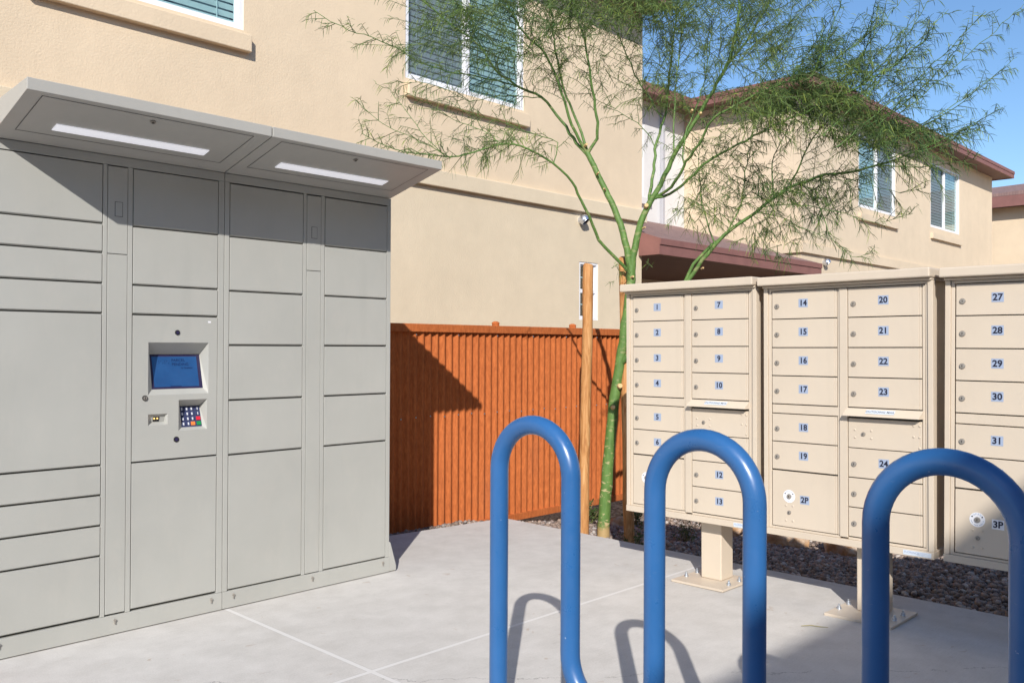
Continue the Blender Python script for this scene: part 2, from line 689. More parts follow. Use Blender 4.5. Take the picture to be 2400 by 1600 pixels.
def make_ground():
    near = np.arange(3.4, 9.01, .2)
    xs = [-400, -120, -40, -12, -4, 0, 2, 3] + list(near) + [11, 14, 20, 30, 60, 150, 400]
    neary = np.arange(-2, 7.01, .25)
    ys = [-400, -120, -40, -15, -6, -4, -3] + list(neary) + [9, 14, 25, 60, 150, 400]
    vs = [(x, y, gz(x, y) - (.0 if x > 4.6 or y > 4.7 else .05)) for y in ys for x in xs]
    nx = len(xs)
    fs = [(j * nx + i, j * nx + i + 1, (j + 1) * nx + i + 1, (j + 1) * nx + i) for j in range(len(ys) - 1) for i in range(nx - 1)]
    g = MB().add(vs, fs, 0, True).build('ground', 'gravel')
    tag(g, 'brown desert gravel ground running out around the houses', 'ground', kind='structure')


make_ground()
sl_poly = [(-9, -4.2, 0), (4.56, -4.2, 0), (4.56, 4.50, 0), (3.6, 4.61, 0), (-9, 4.70, 0)]
slab = MB().prism(sl_poly, (0, 0, -.125)).build('concrete_pavement', 'concrete', bevel=.006)
tag(slab, 'pale broom finished concrete pad under lockers, rack and mailboxes', 'pavement', kind='structure')

# ------------------------------------------------------------------ windows and houses


def window(parent, axis, pos, a0, a1, z0, z1, mull=True, screen_side=None, frame=.045, grid=False, blinds=True):
    """white vinyl slider: frame, panes, blind. axis as in wall_plate, set in the opening"""
    def bx(mb, u0, u1, d0, d1, b, t, mi=0):
        if axis == 'y':
            mb.box(u0, u1, pos + d0, pos + d1, b, t, mi)
        else:
            mb.box(pos + d0, pos + d1, u0, u1, b, t, mi)
    f = MB()
    e = .012
    bx(f, a0 - e, a0 + frame, -.012, .075, z0 - e, z1 + e)
    bx(f, a1 - frame, a1 + e, -.012, .075, z0 - e, z1 + e)
    bx(f, a0 + frame, a1 - frame, -.012, .075, z0 - e, z0 + frame)
    bx(f, a0 + frame, a1 - frame, -.012, .075, z1 - frame, z1 + e)
    mid = (a0 + a1) / 2
    if mull == 'h':
        zm = (z0 + z1) / 2
        bx(f, a0 + frame, a1 - frame, .0, .07, zm - .025, zm + .025)
    elif mull:
        bx(f, mid - .03, mid + .03, .0, .07, z0 + frame, z1 - frame)
    if grid:
        for zz in (z0 + (z1 - z0) * .27, z0 + (z1 - z0) * .74):
            bx(f, a0 + frame, a1 - frame, .04, .05, zz - .007, zz + .007)
    # inner sash lips
    w = MB()
    fo = f.build('window', 'vinyl', parent)
    spans = [(a0 + frame, mid - .03), (mid + .03, a1 - frame)] if mull is True else [(a0 + frame, a1 - frame)]
    for i, (p, q) in enumerate(spans):
        s_ = MB()
        for (u0, u1, b, t) in ((p, p + .022, z0 + frame, z1 - frame), (q - .022, q, z0 + frame, z1 - frame),
                               (p + .022, q - .022, z0 + frame, z0 + frame + .022), (p + .022, q - .022, z1 - frame - .022, z1 - frame)):
            bx(s_, u0, u1, .012 + .018 * (i % 2), .05, b, t)
        s_.build('sash', 'vinyl', fo)
        g = MB()
        dd = .035
        if axis == 'y':
            g.face([(p, pos + dd, z0 + frame), (q, pos + dd, z0 + frame), (q, pos + dd, z1 - frame), (p, pos + dd, z1 - frame)])
        else:
            g.face([(pos + dd, q, z0 + frame), (pos + dd, p, z0 + frame), (pos + dd, p, z1 - frame), (pos + dd, q, z1 - frame)])
        g.build('pane', 'screened' if screen_side == i else 'glass', fo)
    if blinds:
        b = MB()
        zz = z0 + .05
        while zz < z1 - .05:
            tl = .046
            if axis == 'y':
                b.face([(a0 + .02, pos + .084, zz), (a1 - .02, pos + .084, zz), (a1 - .02, pos + .070, zz + tl), (a0 + .02, pos + .070, zz + tl)])
            else:
                b.face([(pos + .068, a1 - .02, zz), (pos + .068, a0 + .02, zz), (pos + .096, a0 + .02, zz + tl), (pos + .096, a1 - .02, zz + tl)])
            zz += .068
        for fr in (.12, .5, .88):
            u = a0 + (a1 - a0) * fr
            bx(b, u - .004, u + .004, .062, .066, z0 + .03, z1 - .03)
        b.build('blind', 'blind', fo)
    r = MB()
    bx(r, a0 - .05, a1 + .05, .34, .36, z0 - .1, z1 + .1)
    r.build('dim_interior', 'room', fo)
    return fo


BT = .16   # wall thickness


def sill_trim(mb, x0, x1, y, ztop, h=.14, d=.06):
    mb.box(x0, x1, y - d, y + .02, ztop - h, ztop)


# --- the near house
h1 = thing('house', (4, 7.3, 0), 'peach stucco two storey house behind the rusty fence', 'house', 'stucco houses along the lane')
Y1 = 7.3
lo = MB()
wall_plate(lo, 'y', Y1, BT, -14, 10.1, -.4, 3.0, [(8.745, 9.135, 1.59, 2.34)])
lo.box(-14, 10.1, 12, 12.1, -.4, 3.0)
lo.box(10.0, 10.1, Y1 + BT, 12, -.4, 3.0)
lo.box(-14, -13.9, Y1 + BT, 12, -.4, 3.0)
lo.build('lower_wall', 'lower_stucco', h1)
up = MB()
W1 = [(2.19, 4.005, 4.085, 5.60), (5.87, 7.69, 4.075, 5.60), (-3.2, -1.4, 4.08, 5.6)]
wall_plate(up, 'y', Y1, BT, -14, 10.1, 3.0, 6.0, W1)
up.box(-14, 10.1, 12, 12.1, 3.0, 6.0)
up.box(10.0, 10.1, Y1 + BT, 12, 3.0, 6.0)
up.box(-14, -13.9, Y1 + BT, 12, 3.0, 6.0)
up.build('upper_wall', 'upper_stucco', h1)
bd = MB()
bd.box(-14, 10.155, Y1 - .055, Y1 + .01, 2.975, 3.15)
bd.box(10.09, 10.155, Y1 + .01, 11.9, 2.975, 3.15)
bd.build('belt_course', 'lower_stucco', h1, bevel=.008)
for i, (a, b, c, d) in enumerate(W1):
    window(h1, 'y', Y1 + .02, a, b, c, d, True, None if i == 0 else 0)
    st = MB()
    sill_trim(st, a + .0, b + .05, Y1, c - .045, .155, .065)
    st.build('window_ledge', 'upper_stucco', h1, bevel=.008)
window(h1, 'y', Y1 + .02, 8.745, 9.135, 1.59, 2.34, 'h', None, .03, True, False)


def roof(parent, pts_top, fascia_edges, slope_faces, name='roof'):
    pass


rf = MB()
rf.prism([(-14.4, 6.85, 6.07), (10.15, 6.85, 6.07), (10.15, 9.7, 7.02), (-14.4, 9.7, 7.02)], (0, 0, .02))
rf.prism([(-14.4, 12.6, 6.07), (10.15, 12.6, 6.07), (10.15, 9.7, 7.02), (-14.4, 9.7, 7.02)], (0, 0, .02))
rfo = rf.build('roof', 'shingle', h1)
MB().box(-14.4, 10.15, 6.85, 6.89, 5.87, 6.07).build('fascia', 'fascia', h1)
MB().box(-14.4, 10.15, 6.895, 7.29, 5.9, 5.92).build('soffit', 'soffit', h1)
gb = MB()
gb.prism([(10.06, 7.3, 6.0), (10.06, 12.1, 6.0), (10.06, 9.7, 6.95)], (.04, 0, 0))
gb.build('gable', 'upper_stucco', h1)

# --- the far house with the porch
h2 = thing('house', (20, 7.4, 0), 'sand stucco house with maroon eaves and lean-to porch behind the mailboxes', 'house', 'stucco houses along the lane')
Y2, X2, Y3 = 7.4, 15.14, 9.9
fw_ = MB()
W2 = [(17.63, 19.58, 4.10, 5.58), (21.71, 23.75, 4.10, 5.62)]
wall_plate(fw_, 'y', Y2, BT, X2, 26.42, -.4, 5.98, W2)
fw_.box(26.32, 26.42, Y2 + BT, 16, -.4, 5.98)
fw_.build('front_wall', 'far_stucco', h2)
MB().box(X2 + .003, X2 + .12, Y2 + BT + .001, 12, -.4, 5.98).build('return_wall', 'far_stucco', h2)
ww = MB()
wall_plate(ww, 'y', Y3, BT, 10.13, X2 - .003, 2.9, 5.98, [(12.55, 13.76, 4.12, 5.6)])
ww.build('recessed_wall', 'white_stucco', h2)
MB().box(10.13, X2 - .003, Y3 + .005, Y3 + .12, -.4, 2.895).build('porch_wall', 'far_stucco', h2)
window(h2, 'y', Y3 + .02, 12.55, 13.76, 4.12, 5.6, True, 0)
st = MB()
sill_trim(st, 12.5, 13.95, Y3, 4.07, .12, .07)
st.build('window_ledge', 'white_stucco', h2)
MB().box(14.28, 14.36, Y3 - .075, Y3 - .004, 3.62, 5.85).build('downspout', 'grey_metal', h2, bevel=.01)
for (a, b, c, d), s_ in zip(W2, (1, 0)):
    window(h2, 'y', Y2 + .02, a, b, c, d, True, s_)
    st = MB()
    sill_trim(st, a + .0, b + .05, Y2, c - .13, .14, .065)
    st.build('window_ledge', 'far_stucco', h2)
bd = MB()
bd.box(X2 - .055, 26.47, Y2 - .055, Y2 + .01, 2.975, 3.15)
bd.box(X2 - .055, X2 + .01, Y2 + .01, 7.87, 2.975, 3.15)
bd.prism([(X2 - .055, 7.87, 2.975), (X2 - .055, 8.4, 3.145), (X2 - .055, 8.4, 3.32), (X2 - .055, 7.87, 3.15)], (.065, 0, 0))
bd.build('belt_course', 'far_stucco', h2)
EX0, EX1, EY, EZ = 14.72, 26.86, 6.97, 6.08
rr = MB()
ym, sl_ = 12.0, .33
rise = (ym - EY) * sl_
A, B, C_, D_ = (EX0, EY, EZ), (EX1, EY, EZ), (EX1, 2 * ym - EY, EZ), (EX0, 2 * ym - EY, EZ)
R0, R1 = (EX0 + (ym - EY), ym, EZ + rise), (EX1 - (ym - EY), ym, EZ + rise)
for q in ([A, B, R1, R0], [B, C_, R1], [C_, D_, R0, R1], [D_, A, R0]):
    rr.face(q)
rr.face([(9.0, 9.45, EZ), (EX0 - .002, 9.45, EZ), (EX0 - .002, 12.5, EZ + 1.0), (9.0, 12.5, EZ + 1.0)])
rr.build('roof', 'shingle', h2)
fa = MB()
fb = 5.90
fa.box(EX0, EX1, EY, EY + .035, fb, EZ - .003)
fa.box(EX0, EX0 + .035, EY + .036, 9.45, fb, EZ - .003)
fa.box(EX1 - .035, EX1, EY + .036, 2 * ym - EY, fb, EZ - .003)
fa.box(9.0, EX0 - .002, 9.45, 9.485, fb, EZ - .003)
# drip board
fa.box(EX0 - .012, EX1 + .012, EY - .014, EY - .001, EZ - .075, EZ + .004)
fa.box(EX0 - .012, EX0 - .001, EY, 9.45, EZ - .075, EZ + .004)
fa.build('fascia', 'fascia', h2)
so_ = MB()
so_.box(EX0 + .036, EX1 - .036, EY + .036, Y2 - .002, fb + .02, fb + .04)
so_.box(EX0 + .036, X2 - .001, Y2, 9.9, fb + .02, fb + .04)
so_.box(26.425, EX1 - .036, Y2, 16, fb + .02, fb + .04)
so_.box(9.0, EX0 + .03, 9.486, 9.895, fb + .02, fb + .04)
so_.build('soffit', 'soffit', h2)
# porch lean-to
pr = MB()
px0, px1, pe, pz = 10.03, 14.98, 6.93, 2.70
pr.prism([(px0, pe, pz), (px1, pe, pz), (px1, Y3 - .003, 3.62), (px0, Y3 - .003, 3.62)], (0, 0, .025))
pro = pr.build('porch_roof', 'shingle', h2)
pf = MB()
pf.box(px0 + .029, px1, pe + .012, pe + .05, pz - .19, pz - .004)
pf.box(px0 - .012, px1, pe - .004, pe + .0115, pz - .055, pz + .028)
pf.prism([(px0 - .012, pe + .0125, pz - .19), (px0 - .012, 7.29, pz - .19), (px0 - .012, 7.29, pz + .15), (px0 - .012, pe + .0125, pz + .03)], (.040, 0, 0))
pf.prism([(px1 - .035, pe + .051, pz - .19), (px1 - .035, Y3 - .01, 3.40), (px1 - .035, Y3 - .01, 3.61), (px1 - .035, pe + .051, pz - .004)], (.034, 0, 0))
pf.build('porch_fascia', 'fascia', h2)
MB().box(px0 + .04, px1 - .04, pe + .06, Y3 - .01, pz - .17, pz - .15).build('porch_ceiling', 'soffit', h2)
MB().box(14.55, 14.85, 7.05, 7.3, -.4, pz - .19).build('porch_post', 'far_stucco', h2)

# --- the house at the far end
h3 = thing('house', (34, 3, 0), 'sand house with maroon fascia at the far end of the lane', 'house', 'stucco houses along the lane')
b3 = MB()
b3.box(30.8, 40, -12, 11, -.4, 5.7)
b3.build('wall', 'upper_stucco', h3)
r3 = MB()
x0, x1, ya, yb, ze = 30.35, 40.4, -12.4, 11.4, 6.0
r3.face([(x0, ya, ze), (x0, ya + 2, ze + .66), (x0 + 2.0, yb - 2, ze + .62), (x0, yb, ze)][::-1])
r3.face([(x0, ya, ze), (x0 + 2, ya + 2, ze + .62), (x0 + 2, yb - 2, ze + .62), (x0, yb, ze)][::-1])
r3.face([(x0 + 2, ya + 2, ze + .62), (x1, ya, ze), (x1, yb, ze), (x0 + 2, yb - 2, ze + .62)][::-1])
r3.face([(x0, yb, ze), (x0 + 2, yb - 2, ze + .62), (x1, yb, ze)][::-1])
r3.build('roof', 'shingle', h3)
MB().box(x0, x0 + .05, ya, yb, 5.66, 5.995).build('fascia', 'fascia', h3)
MB().box(x0 + .051, 30.79, ya, yb, 5.72, 5.74).build('soffit', 'soffit', h3)

# --- the house across the lane, whose eave throws the shade over the right of the pad
h4 = thing('house', (-4, -5.2, 0), 'two storey stucco house across the pad whose eave shades the mailboxes', 'house', 'stucco houses along the lane')
b4 = MB()
W4 = [(-9, -7, 1.0, 2.3), (-3, -1, 1.0, 2.3), (3, 5, 1.0, 2.3), (-9, -7, 4.1, 5.5), (-3, -1, 4.1, 5.5), (3, 5, 4.1, 5.5)]
wall_plate(b4, 'y', -5.2, -.16, -18, 14, -.4, 5.95, W4)
b4.box(-18, -17.9, -14, -5.36, -.4, 5.95)
b4.box(13.9, 14, -14, -5.36, -.4, 5.95)
b4.box(-18, 14, -14.1, -14, -.4, 5.95)
b4.build('wall', 'upper_stucco', h4)
for (a, b, c, d) in W4:
    f = MB()
    f.box(a, b, -5.28, -5.24, c, c + .05)
    f.box(a, b, -5.28, -5.24, d - .05, d)
    f.box(a, a + .05, -5.28, -5.24, c + .05, d - .05)
    f.box(b - .05, b, -5.28, -5.24, c + .05, d - .05)
    fo = f.build('window', 'vinyl', h4)
    MB().face([(b, -5.26, c), (a, -5.26, c), (a, -5.26, d), (b, -5.26, d)]).build('pane', 'glass', fo)
    MB().box(a - .05, b + .05, -5.6, -5.58, c - .1, d + .1).build('dim_interior', 'room', fo)
r4 = MB()
r4.prism([(-18.5, -4.79, 6.09), (14.5, -4.79, 6.09), (14.5, -9.6, 7.6), (-18.5, -9.6, 7.6)], (0, 0, .02))
r4.prism([(-18.5, -14.4, 6.09), (14.5, -14.4, 6.09), (14.5, -9.6, 7.6), (-18.5, -9.6, 7.6)], (0, 0, .02))
r4.build('roof', 'shingle', h4)
MB().box(-18.5, 14.5, -4.83, -4.79, 5.9, 6.085).build('fascia', 'fascia', h4)
MB().box(-18.5, 14.5, -5.19, -4.835, 5.92, 5.94).build('soffit', 'soffit', h4)


# --- wall lamps
def wall_lamp(x, y, z, r, label):
    t = thing('wall_lamp', (x, y, z), label, 'wall lamp', 'silver wall lamps under the belt courses')
    m = MB()
    m.cyl((x, y, z), (x, y - .03, z), r * .72, 24)
    m.build('wall_plate', 'silver', t)
    # eyeball hood, open to the front and below
    n, k = 28, 16
    vs, fs = [], []
    cc = Vector((x, y - .03 - r * .55, z))
    ax = Vector((.25, -.62, -.75)).normalized()   # opening axis
    a = ax.orthogonal().normalized()
    b = ax.cross(a)
    th0 = math.radians(58)
    for sgn, rr_ in ((1, r), (-1, r * .92)):
        base = len(vs)
        for i in range(k + 1):
            th = th0 + (math.pi - th0) * i / k
            for j in range(n):
                ph = 2 * math.pi * j / n
                vs.append(cc + (ax * math.cos(th) + (a * math.cos(ph) + b * math.sin(ph)) * math.sin(th)) * rr_)
        for i in range(k):
            for j in range(n):
                q = (base + i * n + j, base + i * n + (j + 1) % n, base + (i + 1) * n + (j + 1) % n, base + (i + 1) * n + j)
                fs.append(q if sgn > 0 else q[::-1])
    for j in range(n):
        o2 = (k + 1) * n
        fs.append((j, (j + 1) % n, o2 + (j + 1) % n, o2 + j))
    MB().add(vs, fs, 0, True).build('hood', 'silver', t)
    bm_ = MB()
    bm_.tube([cc - ax * r * .3, cc + ax * r * .1, cc + ax * r * .3], [r * .5, r * .55, r * .2], 14)
    bm_.build('bulb_holder', 'black', t)


wall_lamp(8.76, 7.3, 2.87, .068, 'silver eyeball lamp on the near peach house wall beside the tree')
wall_lamp(16.05, 7.4, 2.85, .072, 'small silver eyeball lamp on the far house beside the porch roof')


# ------------------------------------------------------------------ rusty fence
fn = thing('corrugated_fence', (4.27, 4.945, -.15), 'rust orange corrugated metal fence behind the lockers', 'fence')
PH = math.radians(-1.0)
fdir, fnrm = Vector((math.cos(PH), math.sin(PH), 0)), Vector((math.sin(PH), -math.cos(PH), 0))
F0 = Vector((4.27, 4.945, 0))
F_B, F_T = -.15, 1.40


def fp(s, d, z):
    p = F0 + fdir * s + fnrm * d
    return (p.x, p.y, z)


sh = MB()
pitch, amp = .0677, .0105
s0, s1, stp = -4.4, 4.6, .0677 / 12
N = int((s1 - s0) / stp)
zs = [F_B + .03, .3, .8, F_T - .03]
vs = [fp(s0 + i * stp, amp * math.sin(2 * math.pi * (s0 + i * stp) / pitch), z) for z in zs for i in range(N + 1)]
sh.add(vs, [(j * (N + 1) + i, j * (N + 1) + i + 1, (j + 1) * (N + 1) + i + 1, (j + 1) * (N + 1) + i) for j in range(len(zs) - 1) for i in range(N)], 0, True)
sh.build('corrugated_sheet', 'rust', fn)


def rail(za, zb, d0, d1, name):
    m = MB()
    m.prism([fp(s0, d0, za), fp(s1, d0, za), fp(s1, d1, za), fp(s0, d1, za)], (0, 0, zb - za))
    m.build(name, 'rust', fn, bevel=.003)


rail(F_T - .055, F_T + .004, -.055, .028, 'top_rail')
rail(F_B - .005, F_B + .05, -.05, .016, 'bottom_rail')
rail(.70, .75, -.06, -.0095, 'middle_rail')
for s in (-2.9, .69, 1.62, 2.9, 4.2):
    m = MB()
    b = fp(s, -.075, 0)
    m.cyl((b[0], b[1], -.4), (b[0], b[1], F_T + .022), .03, 14)
    m.tube([(b[0], b[1], F_T + .022), (b[0], b[1], F_T + .034), (b[0], b[1], F_T + .042)], [.033, .03, .012], 14)
    m.build('post', 'rust', fn)
m = MB()
for i in range(60):
    s = s0 + .12 + i * pitch * 2.0
    if s > 2:
        break
    k = round((s - pitch / 4) / pitch) * pitch + pitch / 4
    p = Vector(fp(k, amp + .0005, .725 + .006 * math.sin(i * 2.1)))
    m.cyl(p, p + fnrm * .004, .006, 8)
    if i % 3 == 0:
        p = Vector(fp(k, amp + .0005, F_T - .075))
        m.cyl(p, p + fnrm * .004, .005, 8)
m.build('screws', 'zinc', fn)

# ------------------------------------------------------------------ parcel lockers
LY = 3.863
BACK = 4.42


def funnel_panel(mb, x0, x1, z0, z1, y, holes):
    """front plate with recessed, tapering pockets: hole=(ox0,ox1,oz0,oz1, ix0,ix1,iz0,iz1, dtop, dbot)"""
    X = sorted({x0, x1, *[h[0] for h in holes], *[h[1] for h in holes]})
    Z = sorted({z0, z1, *[h[2] for h in holes], *[h[3] for h in holes]})
    for i in range(len(X) - 1):
        for j in range(len(Z) - 1):
            cx, cz = (X[i] + X[i + 1]) / 2, (Z[j] + Z[j + 1]) / 2
            if any(h[0] < cx < h[1] and h[2] < cz < h[3] for h in holes):
                continue
            mb.face([(X[i], y, Z[j]), (X[i + 1], y, Z[j]), (X[i + 1], y, Z[j + 1]), (X[i], y, Z[j + 1])])
    for (a0, a1, c0, c1, b0, b1, d0, d1, dt, db) in holes:
        O = [(a0, y, c0), (a1, y, c0), (a1, y, c1), (a0, y, c1)]
        I = [(b0, y + db, d0), (b1, y + db, d0), (b1, y + dt, d1), (b0, y + dt, d1)]
        for k in range(4):
            mb.face([O[k], O[(k + 1) % 4], I[(k + 1) % 4], I[k]])
    # rim back to the shell
    for a, b in (((x0, z0), (x1, z0)), ((x1, z0), (x1, z1)), ((x1, z1), (x0, z1)), ((x0, z1), (x0, z0))):
        mb.face([(a[0], y, a[1]), (a[0], y + .02, a[1]), (b[0], y + .02, b[1]), (b[0], y, b[1])])


def make_locker(ux0, ux1, colA, strip, colB, rowsA, rowsB, kiosk, label, brk, handle, bolts):
    t = thing('parcel_locker', ((ux0 + ux1) / 2, 4.1, 0), label, 'parcel locker', 'grey parcel lockers under one canopy')
    fr = MB()
    Z0, Z1 = .0885, 2.052
    cols = [(colA[0], colA[1]), (strip[0], strip[1]), (colB[0], colB[1])]
    stiles = [(ux0, cols[0][0]), (cols[0][1], cols[1][0]), (cols[1][1], cols[2][0]), (cols[2][1], ux1)]
    for a, b in stiles:
        fr.box(a, b, LY, LY + .05, Z0 - .004, 2.012)
    fr.box(ux0, ux1, LY, LY + .05, 2.0125, Z1)
    # the shell behind
    fr.box(ux0 + .002, ux1 - .002, LY + .085, BACK, .01, Z1 - .004)
    fr.build('cabinet', 'locker', t, bevel=.0015)
    ins = MB()
    if kiosk:
        ins.box(ux0 + .012, colB[0] - .003, LY + .028, LY + .084, .06, 2.03)
        ins.box(colB[1] + .003, ux1 - .012, LY + .028, LY + .084, .06, 2.03)
        ins.box(colB[0] - .003, colB[1] + .003, LY + .028, LY + .084, 1.375, 2.03)
        ins.box(colB[0] - .003, colB[1] + .003, LY + .028, LY + .084, .06, .73)
    else:
        ins.box(ux0 + .012, ux1 - .012, LY + .028, LY + .084, .06, 2.03)
    ins.build('inner_shell', 'locker_dark', t)
    ba = MB()
    ba.box(ux0, ux1, LY - .002, LY + .05, .004, .0835)
    bo = ba.build('plinth', 'locker', t, bevel=.0015)
    for x in bolts:
        k = MB()
        k.cyl((x, LY - .0022, .063), (x, LY - .010, .063), .0052, 10)
        k.box(x - .0018, x + .0018, LY - .009, LY - .003, .046, .0575)
        k.build('anchor_clip', 'steel', bo)
    G = .0032
    for (a, b), rows in ((colA, rowsA), (colB, rowsB)):
        for i in range(len(rows) - 1):
            zt, zb = rows[i] - .0025, rows[i + 1] + .0055
            if kiosk and (a, b) == colB and abs(rows[i] - 1.374) < .01:
                continue
            d = MB()
            # lower lip chamfer catches the dark line under each door
            d.prism([(a + G, LY - .001, zb + .003), (a + G, LY + .006, zb - .002), (a + G, LY + .02, zb - .002), (a + G, LY + .02, zt), (a + G, LY - .001, zt)],
                    (b - a - 2 * G, 0, 0))
            d.build('door', 'locker', t, bevel=.0012)
    a, b = strip
    for zt, zb in ((rowsA[0] - .003, brk + .0015), (brk - .0015, rowsA[-1] + .003)):
        d = MB().box(a + .002, b - .002, LY - .001, LY + .02, zb, zt).build('access_strip', 'locker', t, bevel=.0012)
        if zt > 1.9:
            hx, hz0, hz1 = handle
            hm = MB()
            g = .0018
            hm.box(hx, hx + .030, LY - .003, LY - .0012, hz0, hz1)
            hm.build('latch_plate', 'locker', d, bevel=.0008)
            rim = MB()
            for (u0, u1, w0, w1) in ((hx - g, hx, hz0 - g, hz1 + g), (hx + .030, hx + .030 + g, hz0 - g, hz1 + g), (hx, hx + .03, hz0 - g, hz0), (hx, hx + .03, hz1, hz1 + g)):
                rim.box(u0, u1, LY - .0016, LY - .0008, w0, w1)
            rim.build('latch_gap', 'black', d)
    if kiosk:
        a, b = colB
        kp = MB()
        scr = (1.670, 1.952, 1.020, 1.2535, 1.697, 1.936, 1.044, 1.200, .062, .022)
        pad = (1.810, 1.946, .855, .994, 1.834, 1.932, .8675, .962, .050, .020)
        scn = (1.671, 1.759, .886, .9355, 1.690, 1.752, .898, .931, .012, .022)
        funnel_panel(kp, a + G, b - G, .7335, 1.3715, LY - .001, [scr, pad, scn])
        kiosk_o = kp.build('kiosk_panel', 'locker', t)

        def onplane(h, u, v, lift):
            """u across 0..1, v up 0..1 on the sloped floor of a pocket"""
            x = h[4] + (h[5] - h[4]) * u
            z = h[6] + (h[7] - h[6]) * v
            yb, yt = LY - .001 + h[9], LY - .001 + h[8]
            nrm = Vector((0, -(h[7] - h[6]), (yt - yb))).normalized()
            return Vector((x, yb + (yt - yb) * v, z)) + nrm * lift

        def patch(mb, h, u0, u1, v0, v1, lift, mi=0):
            mb.face([onplane(h, u0, v0, lift), onplane(h, u1, v0, lift), onplane(h, u1, v1, lift), onplane(h, u0, v1, lift)], mi)
        s_ = MB()
        patch(s_, scr, 0, 1, 0, 1, -.0002, 0)
        patch(s_, scr, .05, .93, .06, .93, .0006, 1)
        ux = onplane(scr, 1, .5, 0) - onplane(scr, 0, .5, 0)
        uy = (onplane(scr, .5, 1, 0) - onplane(scr, .5, 0, 0)).normalized()
        ux = ux.normalized()
        for body, u, v, size in (('PARCEL', .425, .82, .0185), ('PENDING', .425, .70, .0185), ('by Quadient', .60, .60, .011)):
            s_.text(body, size, onplane(scr, u, v, .0012), ux, uy, 2, .012, 'LEFT')
        for k in range(6):   # slanted dashes of the parcel mark
            for vv, q in ((.78, 0), (.72, 1)):
                if (k + q) % 3 == 2:
                    continue
                c = onplane(scr, .17 + k * .038, vv, .0012)
                s_.face([c, c + ux * .002, c + ux * .006 + uy * .007, c + ux * .004 + uy * .007], 2)
        patch(s_, scr, .36, .58, .065, .085, .001, 2)
        so2 = s_.build('touch_screen', ['bezel', 'screen', 'screen_ink'], kiosk_o)
        k_ = MB()
        patch(k_, pad, 0, 1, 0, 1, -.0002, 0)
        cols4 = [.10, .34, .57, .86]
        for r_ in range(4):
            v = .86 - r_ * .235
            for c_ in range(4):
                u = cols4[c_]
                col = 1
                wdt = .10
                if c_ == 3 and r_ == 2:
                    col, wdt = 2, .22
                if c_ == 3 and r_ == 3:
                    col, wdt = 3, .22
                if c_ == 2 and r_ == 3:
                    col, wdt = 4, .16
                p0 = onplane(pad, u - .11, v - .085, .0)
                p1 = onplane(pad, u + .11, v + .075, .0)
                # key body raised, then its legend
                q = [onplane(pad, u - .10, v - .085, .003), onplane(pad, u + .10, v - .085, .003), onplane(pad, u + .10, v + .085, .003), onplane(pad, u - .10, v + .085, .003)]
                k_.prism(q, (onplane(pad, 0, 0, 0) - onplane(pad, 0, 0, .003)) * 1.0, col if col > 1 else 0)
                if col == 1:
                    lg = '123-456-789-*0#-'[r_ * 4 + c_]
                    hx_ = .035 if c_ < 3 else .02
                    patch(k_, pad, u - hx_, u + hx_, v - .07, v + .055, .0036, 1)
        k_.build('keypad', ['pad', 'key', 'red', 'green', 'orange'], kiosk_o)
        c_ = MB()
        patch(c_, scn, 0, 1, 0, 1, -.0002, 0)
        patch(c_, scn, .16, .62, .10, .72, .0008, 1)
        for u in (.24, .46):
            p = onplane(scn, u, .52, .001)
            c_.cyl(p, p + Vector((0, -.003, 0)), .0032, 10, 2)
        c_.build('code_scanner', ['locker', 'black', 'amber'], kiosk_o)
        for (x, z, r_, nm) in ((1.8015, 1.2987, .0115, 'camera_lens'), (1.7995, .8172, .0125, 'proximity_sensor')):
            l_ = MB()
            l_.cyl((x, LY - .0005, z), (x, LY - .004, z), r_, 20)
            l_.cyl((x, LY - .004, z), (x, LY - .006, z), r_ * .62, 16, 1)
            l_.build(nm, ['black', 'bezel'], kiosk_o)
        l_ = MB()
        l_.cyl((1.6555, LY - .0005, 1.0085), (1.6555, LY - .006, 1.0085), .0115, 18, 0)
        l_.cyl((1.6555, LY - .006, 1.0085), (1.6555, LY - .0075, 1.0085), .0085, 16, 1)
        l_.box(1.6543, 1.6567, LY - .0085, LY - .0076, 1.003, 1.014, 0)
        l_.build('lock', ['black', 'steel'], kiosk_o)
        MB().box(1.948, 1.962, LY - .0018, LY - .0012, 1.3455, 1.3535).build('white_label', 'white', kiosk_o)
    # canopy wedge
    CY, CZ0, CZ1 = 3.439, 2.155, 2.199
    c = MB()
    e = .0015
    c.prism([(ux0 + e, BACK, 2.0545), (ux0 + e, LY - .001, 2.0545), (ux0 + e, CY, CZ0), (ux0 + e, CY, CZ1), (ux0 + e, BACK, CZ1 - .05)], (ux1 - ux0 - 2 * e, 0, 0))
    co = c.build('canopy', 'canopy', t, bevel=.002)
    sy, sz = CY - LY, CZ0 - 2.0545
    nrm = Vector((0, sz, -sy)).normalized()
    if nrm.z > 0:
        nrm = -nrm

    def U(x, y, lift):
        f_ = (y - LY) / sy
        return Vector((x, y, 2.0545 + sz * f_)) + nrm * lift
    x0, x1, y0, y1 = ux0 + .063, ux1 - .075, 3.468, 3.768
    d = MB()
    q = [U(x0, y0, 0), U(x1, y0, 0), U(x1, y1, 0), U(x0, y1, 0)]
    d.prism(q, nrm * .0005)
    po = d.build('hatch', 'canopy', co)
    g = MB()
    w_ = .003
    for (a0, a1, c0, c1) in ((x0 - w_, x1 + w_, y0 - w_, y0), (x0 - w_, x1 + w_, y1, y1 + w_), (x0 - w_, x0, y0, y1), (x1, x1 + w_, y0, y1)):
        g.face([U(a0, c0, .0012), U(a1, c0, .0012), U(a1, c1, .0012), U(a0, c1, .0012)])
    g.build('hatch_gap', 'black', co)
    ly0, ly1 = 3.66, 3.716
